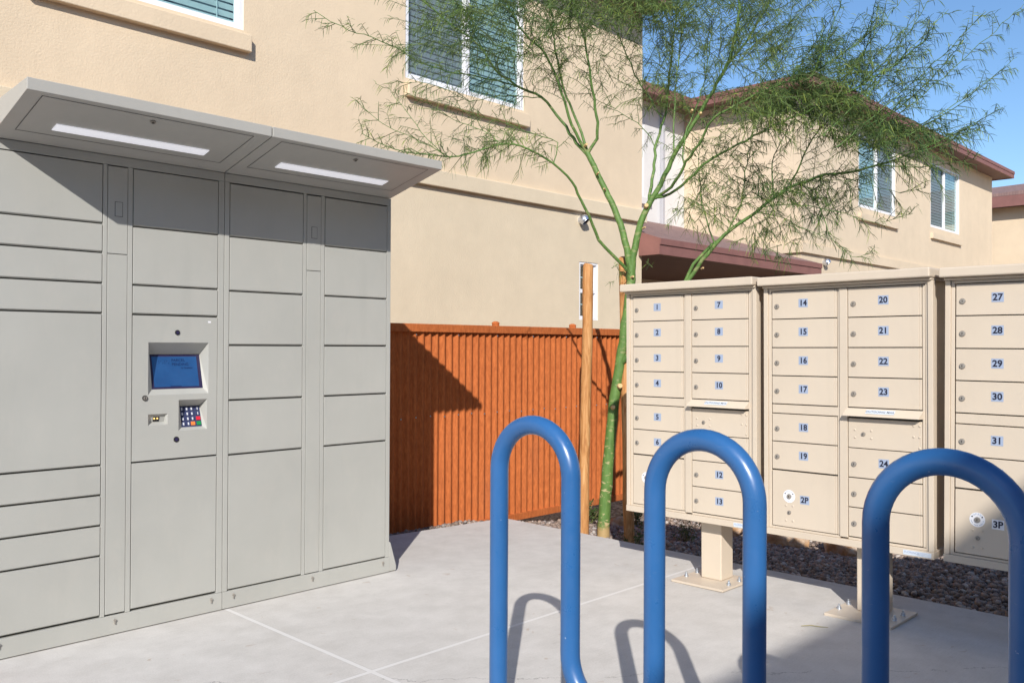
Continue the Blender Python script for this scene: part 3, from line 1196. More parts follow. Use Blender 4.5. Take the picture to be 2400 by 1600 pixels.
    MB().prism([U(ux0 + .175, ly0, .0026), U(ux0 + .805, ly0, .0026), U(ux0 + .805, ly1, .0026), U(ux0 + .175, ly1, .0026)], nrm * .003).build('light_strip', 'light_panel', co)
    l_ = MB()
    p = U(ux0 + .485, 3.503, .003)
    l_.cyl(p, p + nrm * .004, .011, 16, 0)
    l_.cyl(p + nrm * .004, p + nrm * .0055, .006, 12, 1)
    l_.build('hatch_lock', ['steel', 'black'], co)
    return t


RA = [2.010, 1.757, 1.633, 1.503, 1.375, .729, .602, .473, .344, .0885]
RB = [2.010, 1.757, 1.502, 1.374, .728, .0885]
RC = [2.008, 1.755, 1.498, 1.241, .981, .723, .085]
k1 = make_locker(1.042, 2.0262, (1.069, 1.472), (1.490, 1.577), (1.598, 1.997), RA, RB, True,
                 'grey parcel locker with a touch screen kiosk and keypad, nearer one', 1.632, (1.5225, 1.795, 1.855), (1.085, 1.5318, 1.9713))
k2 = make_locker(2.0286, 3.0115, (2.053, 2.456), (2.475, 2.561), (2.583, 2.986), RC, RC, False,
                 'grey parcel locker of plain doors beside the rusty fence', 1.6234, (2.505, 1.79, 1.846), (2.083, 2.5183, 2.9654))
gs = MB()
gs.prism([(3.0115, LY, .004), (3.062, LY, .004), (3.062, LY, .03), (3.022, LY, .163), (3.0115, LY, .168)], (0, .03, 0))
gs.build('foot_bracket', 'locker', k2, bevel=.003)

# ------------------------------------------------------------------ mailboxes
DW = .332
XL, XR_ = 0.0, .384


_dm = {}


def door_mesh(w, h):
    k = (round(w, 4), round(h, 4))
    if k not in _dm:
        m = MB()
        # folded right-hand hinge flange and drip edge like the photo
        m.box(.000, .018, 0, -w, 0, h)
        m.box(.002, .016, -w, -w - .010, .0, h)
        _dm[k] = m.mesh('door', 'cbu', bevel=.0014)
    return _dm[k]


_lock = None


def lock_mesh(r=.0122):
    m = MB()
    m.cyl((0, 0, 0), (-.004, 0, 0), r, 20, 0)
    m.tube([(-.004, 0, 0), (-.0065, 0, 0)], [r * .92, r * .78], 20, 0)
    m.cyl((-.0065, 0, 0), (-.0072, 0, 0), r * .5, 14, 1)
    m.box(-.0085, -.0072, -.0012, .0012, -.0045, .0045, 2)
    return m.mesh('lock', ['steel', 'steel', 'black'])


LOCK = lock_mesh()
LOCK2 = lock_mesh(.0095)


def put(name, me, parent, loc):
    o = link(name, me, parent)
    o.location = loc
    return o


def number_tag(n, parent, loc):
    m = MB()
    m.box(-.0008, 0, .0235, -.0235, -.0205, .0205, 0)
    m.text(n, .0385, (-.0009, 0, -.001), (0, -1, 0), (0, 0, 1), 1, .03)
    return put('number_tag', m.mesh('number_tag', ['tag' if n != '3P' else 'white', 'ink']), parent, loc)


RIVET = MB().tube([(-.0002, 0, 0), (-.0016, 0, 0), (-.0024, 0, 0)], [.0055, .0048, .002], 10).mesh('rivet', 'cbu')


def rivets(pts, parent):
    for s, z in pts:
        put('rivet', RIVET, parent, (0, -s, z))


def open_disc(parent, s, z):
    m = MB()
    m.cyl((-.0002, 0, 0), (-.0010, 0, 0), .031, 32, 0)
    R = .0235
    for i, chh in enumerate('OPEN'):
        a = math.radians(33 - i * 22)
        p = (-.0012, R * math.sin(a) * 1.0, R * math.cos(a))
        ux = (0, -math.cos(a), math.sin(a) * -1 * -1)
        ux = Vector((0, -math.cos(a), math.sin(a) * 1.0))
        # outward radial is 'up' for the letter
        uy = Vector((0, math.sin(a), math.cos(a)))
        ux = Vector((0, -math.cos(a), math.sin(a)))
        m.text(chh, .0115, p, ux, uy, 1, .0)
    for sg in (1, -1):
        a0 = math.radians(58) * sg
        pts = []
        for rr_, da in ((.026, -.11), (.0205, -.11), (.0205, .11), (.0265, .16)):
            a = a0 + da
            pts.append(Vector((-.0016, rr_ * math.sin(a), rr_ * math.cos(a))))
        m.face(pts if True else pts[::-1], 2)
    for i in range(13):   # tiny printed ring of instructions
        a = math.radians(100 + i * 13.3)
        p = Vector((-.0014, .0238 * math.sin(a), .0238 * math.cos(a)))
        tx = Vector((0, math.cos(a), -math.sin(a))) * .0018
        ty = Vector((0, math.sin(a), math.cos(a))) * .0016
        if i % 4 != 3:
            m.face([p - tx - ty, p - tx + ty, p + tx + ty, p + tx - ty], 1)
    return put('open_label', m.mesh('open_label', ['white', 'tag', 'ink']), parent, (0, -s, z))


ZR = [1.523, 1.3855, 1.2455, 1.1075, .969]


def make_cbu(loc, rz, tx, ty, nums, label):
    """local frame: front face at x=0 facing -x, columns run along -y, z up"""
    t = thing('cluster_mailbox', loc, label, 'mailbox', 'sand coloured cluster mailboxes in a row', world=False)
    t.rotation_euler = (ty, tx, rz)
    left, right, pl, maker = nums
    cb = MB()
    D = .29
    # shell
    cb.box(.026, D, .030, -.748, .335, 1.56)
    # front frame stiles and mullion with a stepped profile
    for (a, b, f) in ((-.042, -.020, -.006), (-.020, -.004, .003), (.729, .742, .003), (.742, .764, -.006)):
        cb.box(f, .027, -a, -b, .357, 1.5385)
    cb.box(-.004, .027, -.3445, -.3825, .365, 1.5235)
    for a in (-.3325, -.7168):
        cb.box(.003, .0185, a, a - .0105, .3705, 1.521)
    # header and bottom rails
    cb.box(.004, .027, .004, -.729, 1.5255, 1.5385)
    cb.box(.002, .027, .004, -.3445, .357, .3675)
    cb.box(.002, .027, -.3825, -.729, .357, .3675)
    cb.box(-.008, D + .004, .044, -.765, .325, .3565)
    # fixed panel between box 4 and box 5
    cb.box(.0015, .027, -.001, -.343, .925, .9665)
    co = link('cabinet', cb.mesh('cabinet', 'cbu', bevel=.0018), t)
    # dark joints behind the doors
    link('inner_shell', MB().box(.019, .0255, .0, -.728, .366, 1.525).mesh('inner_shell', 'locker_dark'), t)
    cp = MB()
    cp.box(-.052, D + .03, .055, -.766, 1.551, 1.593)
    cp.prism([(-.008, .045, 1.5385), (-.008, -.760, 1.5385), (-.046, -.764, 1.5505), (-.046, .053, 1.5505)], (D, 0, .0))if False else None
    cp.box(-.020, D, .045, -.762, 1.539, 1.5505)
    link('cap', cp.mesh('cap', 'cbu', bevel=.008), t)
    g = .0017
    for col, x0, ns in ((0, XL, left), (1, XR_, right)):
        rows = [(ZR[i], ZR[i + 1], ns[i]) for i in range(4)]
        if col == 0:
            rows += [(.9225, .785, ns[4]), (.785, .647, ns[5])]
        else:
            rows += [(.7825, .645, ns[4]), (.645, .5075, ns[5]), (.5075, .3705, ns[6])]
        for zt, zb, n in rows:
            d = put('mail_door', door_mesh(DW - 2 * g - .010, zt - zb - .0048), t, (-.001, -(x0 + g), zb + .0028))
            h = zt - zb
            put('lock', LOCK, d, (0, -.0265, h * .44))
            if n:
                number_tag(n, d, (0, -.163, h * .525 + .001))
    # parcel compartment
    d = put('parcel_door', door_mesh(DW - 2 * g - .010, .647 - .3715 - .005), t, (-.001, -g, .3715))
    number_tag(pl, d, (0, -.168, .140))
    open_disc(d, .088, .150)
    put('lock', LOCK, d, (-.001, -.089, .150))
    put('keyhole', LOCK2, d, (0, -.089, .072))
    rivets([(.071, .104), (.107, .105), (.071, .031), (.107, .032)], d)
    # outgoing slot: sloped hood over a dark slit, then the master panel
    h = MB()
    h.prism([(.004, -.379, .967), (.004, -.379, .930), (-.038, -.372, .9315), (-.036, -.372, .938), (-.001, -.379, .967)], (0, -.342, 0))
    ho = link('outgoing_slot', h.mesh('outgoing_slot', 'cbu', bevel=.001), t)
    lb = MB()
    a, b = Vector((-.0290, -.475, .9445)), Vector((-.0095, -.475, .9605))
    dx = Vector((0, -.13, 0))
    nn = Vector((-.64, 0, .77)) * .0016
    lb.face([a + nn, a + dx + nn, b + dx + nn, b + nn], 0)
    up_ = (b - a).normalized()
    lb.text('OUTGOING MAIL', .0165, (a + b) / 2 + dx / 2 + nn, (0, -1, 0), up_, 1, .01)
    link('outgoing_label', lb.mesh('outgoing_label', ['sticker', 'ink']), ho)
    d = put('master_door', door_mesh(DW - 2 * g - .010, .921 - .7825 - .004), t, (-.001, -(XR_ + g), .7845))
    put('keyhole', LOCK2, d, (0, -.071, .065))
    rivets([(.031, .082), (.107, .082), (.031, .047), (.107, .047), (.294, .116), (.294, .067), (.319, .066), (.319, .116), (.319, .018)], d)
    lb = MB()
    lb.box(-.0092, -.0082, -.635, -.755, .3305, .3510, 0)
    lb.text('FLORENCE', .0130, (-.0093, -.640, .3425), (0, -1, 0), (0, 0, 1), 1, .01, 'LEFT')
    for i in range(3):
        lb.face([(-.0096, -.695 - .0 * i, .347 - i * .005), (-.0096, -.735 + .006 * i, .347 - i * .005), (-.0096, -.735 + .006 * i, .3455 - i * .005), (-.0096, -.695, .3455 - i * .005)], 1)
    if maker:
        link('maker_label', lb.mesh('maker_label', ['sticker', 'tag']), t)
    # pedestal
    pe = MB()
    pe.box(.080, .200, -.387, -.510, .012, .330)
    link('pedestal', pe.mesh('pedestal', 'cbu', bevel=.006), t)
    bp = MB()
    bp.box(-.065, .245, -.295, -.605, .0, .012)
    bo = link('base_plate', bp.mesh('base_plate', 'cbu', bevel=.002), t)
    for (bx, by) in ((.045, -.318), (.045, -.575), (.15, -.318), (.15, -.575)):
        n_ = MB()
        n_.cyl((bx, by, .012), (bx, by, .0145), .013, 16)
        n_.cyl((bx, by, .0145), (bx, by, .0245), .0095, 6)
        n_.cyl((bx, by, .0245), (bx, by, .036), .005, 10)
        link('anchor_bolt', n_.mesh('anchor_bolt', 'zinc'), bo)
    return t


def nm(a, n):
    return [str(i) for i in range(a, a + n)]


make_cbu((4.0223, 2.9535, .0), -.003, -.0036, -.0051, (nm(1, 6), nm(7, 7), '1P', True),
         'sand cluster mailbox numbered 1 to 13 beside the green trunked tree')
u2 = nm(20, 7)
make_cbu((4.0362, 2.1166, -.002), -.006, -.0015, -.0058, (nm(14, 6), u2, '2P', True),
         'sand cluster mailbox numbered 14 to 24, the middle one of the row')
make_cbu((4.065, .438, -.001), -.003, .0, .002, (nm(40, 6), nm(46, 7), '4P', True),  # unseen extra unit, added so its shadow covers the gravel
         'sand cluster mailbox added out of view past the row to shade the gravel')
make_cbu((4.060, 1.2815, -.001), -.003, .0, .002, (nm(27, 6), nm(33, 7), '3P', True),
         'sand cluster mailbox numbered from 27 with its lower half in shade')

# ------------------------------------------------------------------ bike rack
RX, RR, CR = 2.02, .0295, .1515
posts = [2.018 - .303 * i for i in range(8)]
ZT, ZBc = .8485, .330
path = [(RX, posts[0], -.02), (RX, posts[0], .10), (RX, posts[0], .45)]
for i in range(len(posts) - 1):
    cy = (posts[i] + posts[i + 1]) / 2
    if i % 2 == 0:
        for k in range(0, 25):
            a = math.pi * k / 24
            path.append((RX, cy + CR * math.cos(a), ZT + CR * math.sin(a)))
    else:
        for k in range(0, 25):
            a = math.pi * k / 24
            path.append((RX, cy + CR * math.cos(a), ZBc - CR * math.sin(a)))
path += [(RX, posts[-1], .45), (RX, posts[-1], .10), (RX, posts[-1], -.02)]
rk = thing('bike_rack', (RX, 1.2, 0), 'blue painted wave shaped steel bike rack in front of mailboxes', 'bike rack')
MB().tube(path, RR, 40).build('wave_tube', 'rack', rk)
for y in (posts[0], posts[-1]):
    fl = MB()
    fl.cyl((RX, y, .0005), (RX, y, .010), .075, 32)
    for k in range(4):
        a = math.pi / 4 + k * math.pi / 2
        fl.cyl((RX + .056 * math.cos(a), y + .056 * math.sin(a), .010), (RX + .056 * math.cos(a), y + .056 * math.sin(a), .018), .008, 6)
    fl.build('flange', 'rack', rk)


# ------------------------------------------------------------------ stakes
def stake(pb, pt_, r, label):
    t = MB()
    a, b = Vector(pb), Vector(pt_)
    n = 14
    pts = [a.lerp(b, i / n) + Vector((rnd.uniform(-.003, .003), rnd.uniform(-.003, .003), 0)) for i in range(n + 1)]
    t.tube([a - Vector((0, 0, .2))] + pts + [b + Vector((0, 0, .008))], [r] + [r * rnd.uniform(.95, 1.04) for _ in pts] + [r * .8], 18)
    o = t.build('tree_stake', 'wood')
    return tag(o, label, 'tree stake', 'wooden stakes either side of the tree')


s1b = (4.891, 4.035, -.12)
s1t = unproj(1379, 622, (Vector((4.94, 4.06, 1.8)) - CAMP).dot(FW))
stake(s1b, s1t, .038, 'tan wooden tree stake standing clear in front of rusty fence')
s2b = (4.947, 3.669, -.12)
s2t = unproj(1462, 606, (Vector((5.05, 3.85, 1.8)) - CAMP).dot(FW))
stake(s2b, s2t, .038, 'tan wooden tree stake half hidden at the mailbox edge')

# ------------------------------------------------------------------ tree
tr = thing('palo_verde_tree', (4.924, 3.883, -.12), 'green barked palo verde tree with feathery leaves between two stakes', 'tree')
tb = MB()
twigs = MB()
LEAVES = []   # (p, dir, len, width)


def limb(pts, r0, r1, n=10, dense=0, tw=.22, start=.25, jit=.004, target=None):
    """pts: (px, py, depth) control points; returns fine 3-D polyline"""
    P = [unproj(*p) for p in pts]
    fine = []
    for i in range(len(P) - 1):
        p0, p1, p2, p3 = P[max(i - 1, 0)], P[i], P[i + 1], P[min(i + 2, len(P) - 1)]
        k = max(2, int((p2 - p1).length / .05))
        for j in range(k):
            t = j / k
            fine.append(.5 * ((2 * p1) + (p2 - p0) * t + (2 * p0 - 5 * p1 + 4 * p2 - p3) * t * t + (3 * p1 - p0 - 3 * p2 + p3) * t ** 3))
    fine.append(P[-1])
    fine = [q + Vector((rnd.gauss(0, jit), rnd.gauss(0, jit), rnd.gauss(0, jit))) if 0 < i < len(fine) - 1 else q for i, q in enumerate(fine)]
    m = len(fine) - 1
    (target or tb).tube(fine, [r0 + (r1 - r0) * (i / m) ** .8 for i in range(m + 1)], n)
    if dense:
        sprout(fine, dense, tw, start)
    return fine


def leafy(p, d, L, r=.0030):
    """a thin twig with a double row of drooping feathery leaves"""
    n = max(3, int(L / .036))
    pts = [p]
    dd = d.normalized()
    for i in range(n):
        dd = (dd + Vector((rnd.gauss(0, .10), rnd.gauss(0, .10), rnd.gauss(-.035, .10)))).normalized()
        pts.append(pts[-1] + dd * (L / n))
    twigs.tube(pts, [r * (1 - .6 * i / n) for i in range(n + 1)], 3, cap=False)
    for i in range(n):
        seg = pts[i + 1] - pts[i]
        m = 5 if i else 1
        for j in range(m):
            q = pts[i] + seg * ((j + rnd.random()) / m)
            side = seg.cross(Vector((rnd.gauss(0, 1), rnd.gauss(0, 1), rnd.gauss(0, 1)))).normalized()
            ld = (seg.normalized() * .55 + side * .8 + Vector((0, 0, -.42))).normalized()
            LEAVES.append((q, ld, rnd.uniform(.024, .068), rnd.uniform(.0020, .0038)))


def sprout(fine, dense, tw, start):
    """side shoots along a limb"""
    tot = 0
    acc = [0]
    for i in range(len(fine) - 1):
        tot += (fine[i + 1] - fine[i]).length
        acc.append(tot)
    N_ = int(tot * dense)
    for k in range(N_):
        s = start + (1 - start) * (k + rnd.random()) / max(N_, 1)
        x = s * tot
        i = 0
        while i < len(acc) - 2 and acc[i + 1] < x:
            i += 1
        p = fine[i].lerp(fine[i + 1], (x - acc[i]) / max(acc[i + 1] - acc[i], 1e-6))
        d = (fine[i + 1] - fine[i]).normalized()
        rv = Vector((rnd.gauss(0, 1), rnd.gauss(0, 1), rnd.gauss(0, 1)))
        side = (rv - d * rv.dot(d)).normalized()
        L = tw * rnd.uniform(.45, 1.25) * (1.15 - .5 * s)
        leafy(p, d * .75 + side * .85 + Vector((0, 0, .05)), L)


D0 = 6.22
limb([(1414, 1275, 6.25), (1418, 1190, 6.25), (1428, 1060, 6.23), (1441, 930, 6.22), (1455, 840, 6.21), (1466, 760, 6.2), (1476, 680, 6.2), (1480, 622, 6.2)], .046, .031, 16, jit=.002)
# left leader and its forks
limb([(1480, 640, 6.2), (1465, 565, 6.2), (1440, 490, 6.22), (1411, 430, 6.24), (1376, 358, 6.26)], .026, .019, 12, jit=.002)
limb([(1378, 365, 6.26), (1351, 337, 6.28), (1316, 283, 6.32), (1270, 230, 6.33), (1209, 199, 6.3), (1163, 164, 6.25), (1117, 99, 6.2), (1049, 50, 6.1), (991, 0, 6.0), (940, -60, 5.9)], .013, .004, 8, 26, .30, .35)
limb([(1376, 360, 6.26), (1340, 290, 6.2), (1316, 214, 6.15), (1293, 153, 6.1), (1270, 115, 6.05), (1228, 77, 6.0), (1180, -10, 5.95), (1150, -80, 5.9)], .012, .004, 8, 28, .28, .3)
limb([(1377, 360, 6.26), (1357, 295, 6.3), (1334, 245, 6.3), (1315, 180, 6.3), (1300, 110, 6.3), (1290, 20, 6.3), (1270, -60, 6.3)], .011, .004, 8, 26, .3, .35)
limb([(1376, 362, 6.26), (1399, 325, 6.24), (1400, 287, 6.2), (1391, 230, 6.17), (1381, 165, 6.12), (1370, 96, 6.1), (1351, 30, 6.05), (1330, -60, 6.0)], .012, .004, 8, 26, .28, .3)
limb([(1220, 205, 6.31), (1163, 190, 6.15), (1068, 170, 5.9), (999, 153, 5.75), (941, 119, 5.6), (873, 88, 5.45), (800, 65, 5.35), (735, 25, 5.3)], .006, .0018, 6, 22, .16, .0)
# arching low branch to the left
L2 = [(1470, 632, 6.2), (1435, 595, 6.15), (1404, 562, 6.1), (1389, 524, 6.05), (1370, 486, 6.0), (1347, 440, 5.95), (1328, 413, 5.9), (1297, 383, 5.85), (1259, 360, 5.8), (1221, 342, 5.75), (1186, 337, 5.7),
      (1137, 348, 5.65), (1095, 361, 5.6), (1049, 367, 5.55), (953, 356, 5.45), (907, 344, 5.4), (850, 314, 5.35)]
limb(L2, .013, .002, 8, 24, .17, .40, .002)
limb([(1049, 365, 5.55), (1014, 340, 5.6), (953, 260, 5.65), (911, 206, 5.7)], .003, .0014, 5, 20, .14, .05)
limb([(1045, 367, 5.55), (984, 329, 5.5), (888, 283, 5.45), (831, 230, 5.4)], .003, .0014, 5, 20, .14, .05)
limb([(1297, 383, 5.85), (1307, 333, 5.85), (1263, 317, 5.82), (1190, 290, 5.8), (1110, 270, 5.8), (1040, 230, 5.8)], .004, .0015, 5, 20, .16, .1)
limb([(1180, 337, 5.7), (1120, 300, 5.75), (1060, 280, 5.8), (1000, 240, 5.85), (945, 215, 5.9)], .003, .0014, 5, 22, .17, .0)
limb([(1270, 230, 6.33), (1180, 225, 6.15), (1100, 235, 5.95), (1020, 200, 5.8), (930, 190, 5.65)], .004, .0014, 5, 22, .18, .1)
# right leader
limb([(1480, 640, 6.2), (1492, 560, 6.18), (1508, 505, 6.16), (1530, 462, 6.14)], .027, .021, 12, jit=.002)
limb([(1522, 478, 6.15), (1526, 438, 6.2), (1532, 399, 6.24), (1540, 333, 6.3), (1551, 297, 6.35), (1561, 255, 6.4), (1566, 215, 6.4), (1575, 120, 6.4), (1585, 30, 6.4), (1590, -60, 6.4)], .012, .005, 8, 30, .26, .4)
limb([(1551, 275, 6.37), (1519, 226, 6.45), (1496, 189, 6.5), (1470, 130, 6.55), (1440, 60, 6.6), (1410, -20, 6.65)], .006, .003, 6, 26, .26, .2)
limb([(1535, 345, 6.29), (1515, 310, 6.4), (1480, 280, 6.5), (1420, 250, 6.55)], .004, .002, 5, 18, .2, .2)
limb([(1528, 466, 6.14), (1559, 412, 6.1), (1582, 359, 6.05), (1606, 318, 6.0), (1627, 286, 5.97), (1650, 247, 5.92), (1679, 197, 5.85), (1703, 153, 5.8), (1722, 99, 5.75), (1732, 0, 5.7), (1736, -70, 5.65)], .019, .006, 10, 24, .26, .45)
limb([(1708, 148, 5.8), (1753, 92, 5.8), (1799, 11, 5.8), (1830, -60, 5.8)], .009, .004, 7, 30, .30, .0)
limb([(1579, 352, 6.06), (1581, 255, 6.1), (1586, 170, 6.12), (1600, 60, 6.15), (1612, -40, 6.2)], .006, .003, 6, 30, .26, .2)
limb([(1530, 464, 6.14), (1551, 455, 6.1), (1572, 438, 6.0), (1600, 399, 5.9), (1606, 380, 5.87), (1627, 354, 5.8), (1653, 312, 5.7), (1674, 276, 5.62), (1745, 235, 5.5), (1814, 206, 5.4), (1900, 170, 5.3), (1985, 120, 5.2), (2070, 50, 5.1)], .012, .003, 8, 30, .28, .4)
limb([(1604, 385, 5.88), (1602, 350, 5.9), (1612, 300, 5.95), (1640, 230, 6.0), (1660, 140, 6.05), (1670, 40, 6.1)], .006, .003, 6, 26, .24, .3)
limb([(1532, 466, 6.14), (1556, 461, 6.1), (1598, 433, 6.0), (1637, 396, 5.9), (1663, 375, 5.85), (1749, 329, 5.65), (1814, 295, 5.5), (1887, 264, 5.35), (1990, 215, 5.2), (2100, 150, 5.05), (2180, 80, 4.95)], .011, .003, 8, 30, .26, .35)
# the low right branch rising from behind the mailboxes
T2 = [(1457, 850, 6.2), (1520, 775, 6.1), (1610, 660, 5.98), (1657, 597, 5.92), (1688, 562, 5.88), (1715, 536, 5.85), (1772, 497, 5.78), (1814, 463, 5.72), (1849, 440, 5.68), (1891, 425, 5.63), (1933, 409, 5.58),
      (1983, 405, 5.5), (2080, 380, 5.4), (2180, 340, 5.3), (2290, 290, 5.2)]
limb(T2, .021, .003, 10, 24, .20, .50, .002)
limb([(1600, 672, 5.99), (1625, 620, 5.97), (1668, 575, 5.92), (1690, 560, 5.9)], .012, .010, 8, jit=.002)
limb([(1707, 540, 5.86), (1734, 486, 5.9), (1745, 421, 5.95), (1757, 344, 6.0), (1770, 280, 6.05)], .006, .002, 6, 26, .22, .2)
limb([(1675, 572, 5.9), (1650, 497, 5.95), (1638, 400, 6.0), (1640, 340, 6.0)], .006, .002, 6, 24, .18, .3)
limb([(1814, 463, 5.72), (1807, 402, 5.75), (1814, 363, 5.8), (1837, 321, 5.8), (1870, 260, 5.8)], .006, .002, 6, 28, .22, .1)
limb([(1852, 440, 5.67), (1875, 383, 5.6), (1906, 325, 5.55), (1944, 283, 5.5), (2010, 230, 5.4), (2090, 150, 5.3)], .006, .002, 6, 28, .22, .1)
limb([(1880, 432, 5.64), (1912, 470, 5.6), (1944, 550, 5.55), (1982, 592, 5.5), (2013, 603, 5.5), (2050, 588, 5.45)], .004, .0013, 5, 20, .13, .1)
limb([(1772, 497, 5.78), (1830, 510, 5.7), (1890, 540, 5.6), (1950, 560, 5.55)], .004, .0013, 5, 24, .15, .05)
limb([(1790, 485, 5.75), (1860, 478, 5.6), (1960, 495, 5.5), (2050, 520, 5.4), (2140, 500, 5.3)], .004, .0013, 5, 22, .16, .05)
limb([(1950, 406, 5.55), (2020, 430, 5.45), (2110, 450, 5.4), (2170, 440, 5.3)], .003, .0013, 5, 24, .15, .0)
limb([(1720, 530, 5.85), (1690, 500, 5.8), (1650, 480, 5.75), (1600, 490, 5.7)], .003, .0013, 5, 16, .12, .1)
limb([(1760, 505, 5.8), (1770, 540, 5.75), (1800, 580, 5.7), (1830, 600, 5.65)], .003, .0013, 5, 22, .13, .0)
# long rising shoots fanning to the upper right
for (a, b) in (((1900, 300), (2122, -10)), ((1930, 320), (2223, 23)), ((1960, 345), (2311, 27)), ((2010, 350), (2400, 10)), ((2020, 365), (2384, 134)),
               ((2080, 372), (2350, 252)), ((2060, 390), (2290, 372)), ((1990, 220), (2060, -30)), ((2000, 215), (2190, -20)), ((1950, 240), (2150, 40)),
               ((2100, 330), (2330, 180)), ((2050, 300), (2260, 90)), ((1980, 330), (2200, 150)), ((2120, 365), (2300, 300)), ((1900, 180), (1990, -40)), ((1850, 190), (1960, 20))):
    da = 5.25 + rnd.uniform(-.25, .35)
    mx_, my_ = (a[0] + b[0]) / 2 + rnd.uniform(-12, 12), (a[1] + b[1]) / 2 + rnd.uniform(0, 22)
    limb([(a[0], a[1], da + .1), (mx_, my_, da), (b[0], b[1], da - rnd.uniform(.05, .3))], .0045, .0014, 5, 24, .12, .0)


# leafy masses filling the crown around the limbs
def fill(cx, cy, rx, ry, d0, d1, n, L=.32, up=.5, lean=(0, 0, 0)):
    for _ in range(n):
        a, r_ = rnd.uniform(0, 2 * math.pi), math.sqrt(rnd.random())
        p = unproj(cx + rx * r_ * math.cos(a), cy + ry * r_ * math.sin(a), rnd.uniform(d0, d1))
        d = Vector((rnd.gauss(0, .8), rnd.gauss(0, .8), rnd.gauss(up, .6))) + RT * lean[0] + Vector((0, 0, lean[1]))
        leafy(p, d, L * rnd.uniform(.5, 1.2))


fill(1380, 15, 180, 85, 5.7, 6.45, 150, .42, .5, (-.3, .6))
fill(1220, 60, 170, 90, 5.7, 6.25, 95, .42, .4, (-.9, .4))
fill(1110, 110, 140, 95, 5.5, 6.05, 62, .36, .2, (-1.0, .2))
fill(1560, 60, 110, 110, 5.9, 6.5, 85, .40, .5, (.2, .8))
fill(1560, 215, 70, 60, 6.0, 6.4, 40, .26)
fill(1720, 60, 150, 110, 5.4, 6.3, 120, .40, .4, (.8, .7))
fill(1850, 150, 150, 80, 5.2, 5.9, 80, .34, .2, (1.0, .5))
fill(1840, 240, 125, 50, 5.2, 5.9, 165, .24, -.1, (.5, .0))
fill(2010, 310, 110, 45, 5.1, 5.6, 100, .24, .0, (.9, .3))
fill(1990, 190, 130, 80, 5.0, 5.6, 70, .34, .2, (1.3, .8))
fill(2130, 340, 120, 50, 4.9, 5.4, 45, .22, .0, (.9, .2))
fill(1900, 430, 130, 25, 5.4, 5.8, 55, .18, -.1)
fill(1690, 420, 100, 90, 5.7, 6.1, 80, .20, -.3, (.4, 0))
fill(1180, 330, 110, 30, 5.5, 5.9, 34, .15, -.2)
fill(1400, 190, 110, 80, 6.0, 6.4, 30, .24)
fill(1640, 490, 60, 40, 5.7, 6.0, 24, .14, -.5)
fill(1800, 540, 90, 40, 5.6, 5.9, 36, .14, -.5)
fill(1900, 470, 130, 40, 5.4, 5.8, 50, .16, -.4)
fill(1660, 330, 80, 60, 5.8, 6.2, 40, .20)
fill(1555, 10, 60, 50, 5.9, 6.4, 35, .34, .3)
fill(1480, 640, 60, 30, 6.0, 6.15, 6, .10, -.3)
tb.build('trunk', 'bark', tr)
twigs.build('twigs', 'twig', tr)
# pruning scars on the limbs
for (px, py, d, ln) in ((1452, 905, 6.18, .035), (1437, 955, 6.19, .03), (1480, 650, 6.165, .016), (1371, 342, 6.24, .02), (1515, 484, 6.13, .03), (1621, 262, 5.94, .016), (1507, 535, 6.15, .012),
                        (1400, 408, 6.21, .012), (1419, 445, 6.20, .011), (1642, 268, 5.9, .016), (1645, 630, 5.94, .012)):
    p = unproj(px, py, d)
    q = p - FW * .022 + Vector((rnd.uniform(-.01, .01), rnd.uniform(-.01, .01), .006))
    MB().tube([p + FW * .01, q], [ln * .62, ln * .45], 10).build('pruning_stub', 'scar', tr)


def leaf_object(name, leaves, mat, parent):
    n = len(leaves)
    P = np.array([l[0] for l in leaves])
    Dv = np.array([l[1] for l in leaves])
    Ln = np.array([l[2] for l in leaves])[:, None]
    Wd = np.array([l[3] for l in leaves])[:, None]
    rv = rng.normal(size=(n, 3))
    S = np.cross(Dv, rv)
    S /= np.linalg.norm(S, axis=1)[:, None] + 1e-9
    mid = P + Dv * Ln * .5 + np.array([0, 0, -.06]) * Ln
    end = P + Dv * Ln + np.array([0, 0, -.30]) * Ln
    V = np.stack([P - S * Wd * .3, P + S * Wd * .3, mid + S * Wd * .55, mid - S * Wd * .55, end + S * Wd * .18, end - S * Wd * .18], 1).reshape(-1, 3)
    off = np.array(root_off(parent)) if parent else np.zeros(3)
    V = V - off
    b = np.arange(n)[:, None] * 6
    F = np.concatenate([b + np.array([[0, 1, 2, 3]]), b + np.array([[3, 2, 4, 5]])], 1).reshape(-1)
    me = bpy.data.meshes.new(name)
    me.vertices.add(len(V))
    me.vertices.foreach_set('co', V.astype(np.float32).ravel())
    me.loops.add(len(F))
    me.loops.foreach_set('vertex_index', F.astype(np.int32))
    nf = len(F) // 4
    me.polygons.add(nf)
    me.polygons.foreach_set('loop_start', np.arange(nf, dtype=np.int32) * 4)
    me.materials.append(M[mat])
    me.update(calc_edges=True)
    me.validate()
    return link(name, me, parent)


leaf_object('crown', LEAVES, 'leaf', tr)
print('leaves', len(LEAVES))

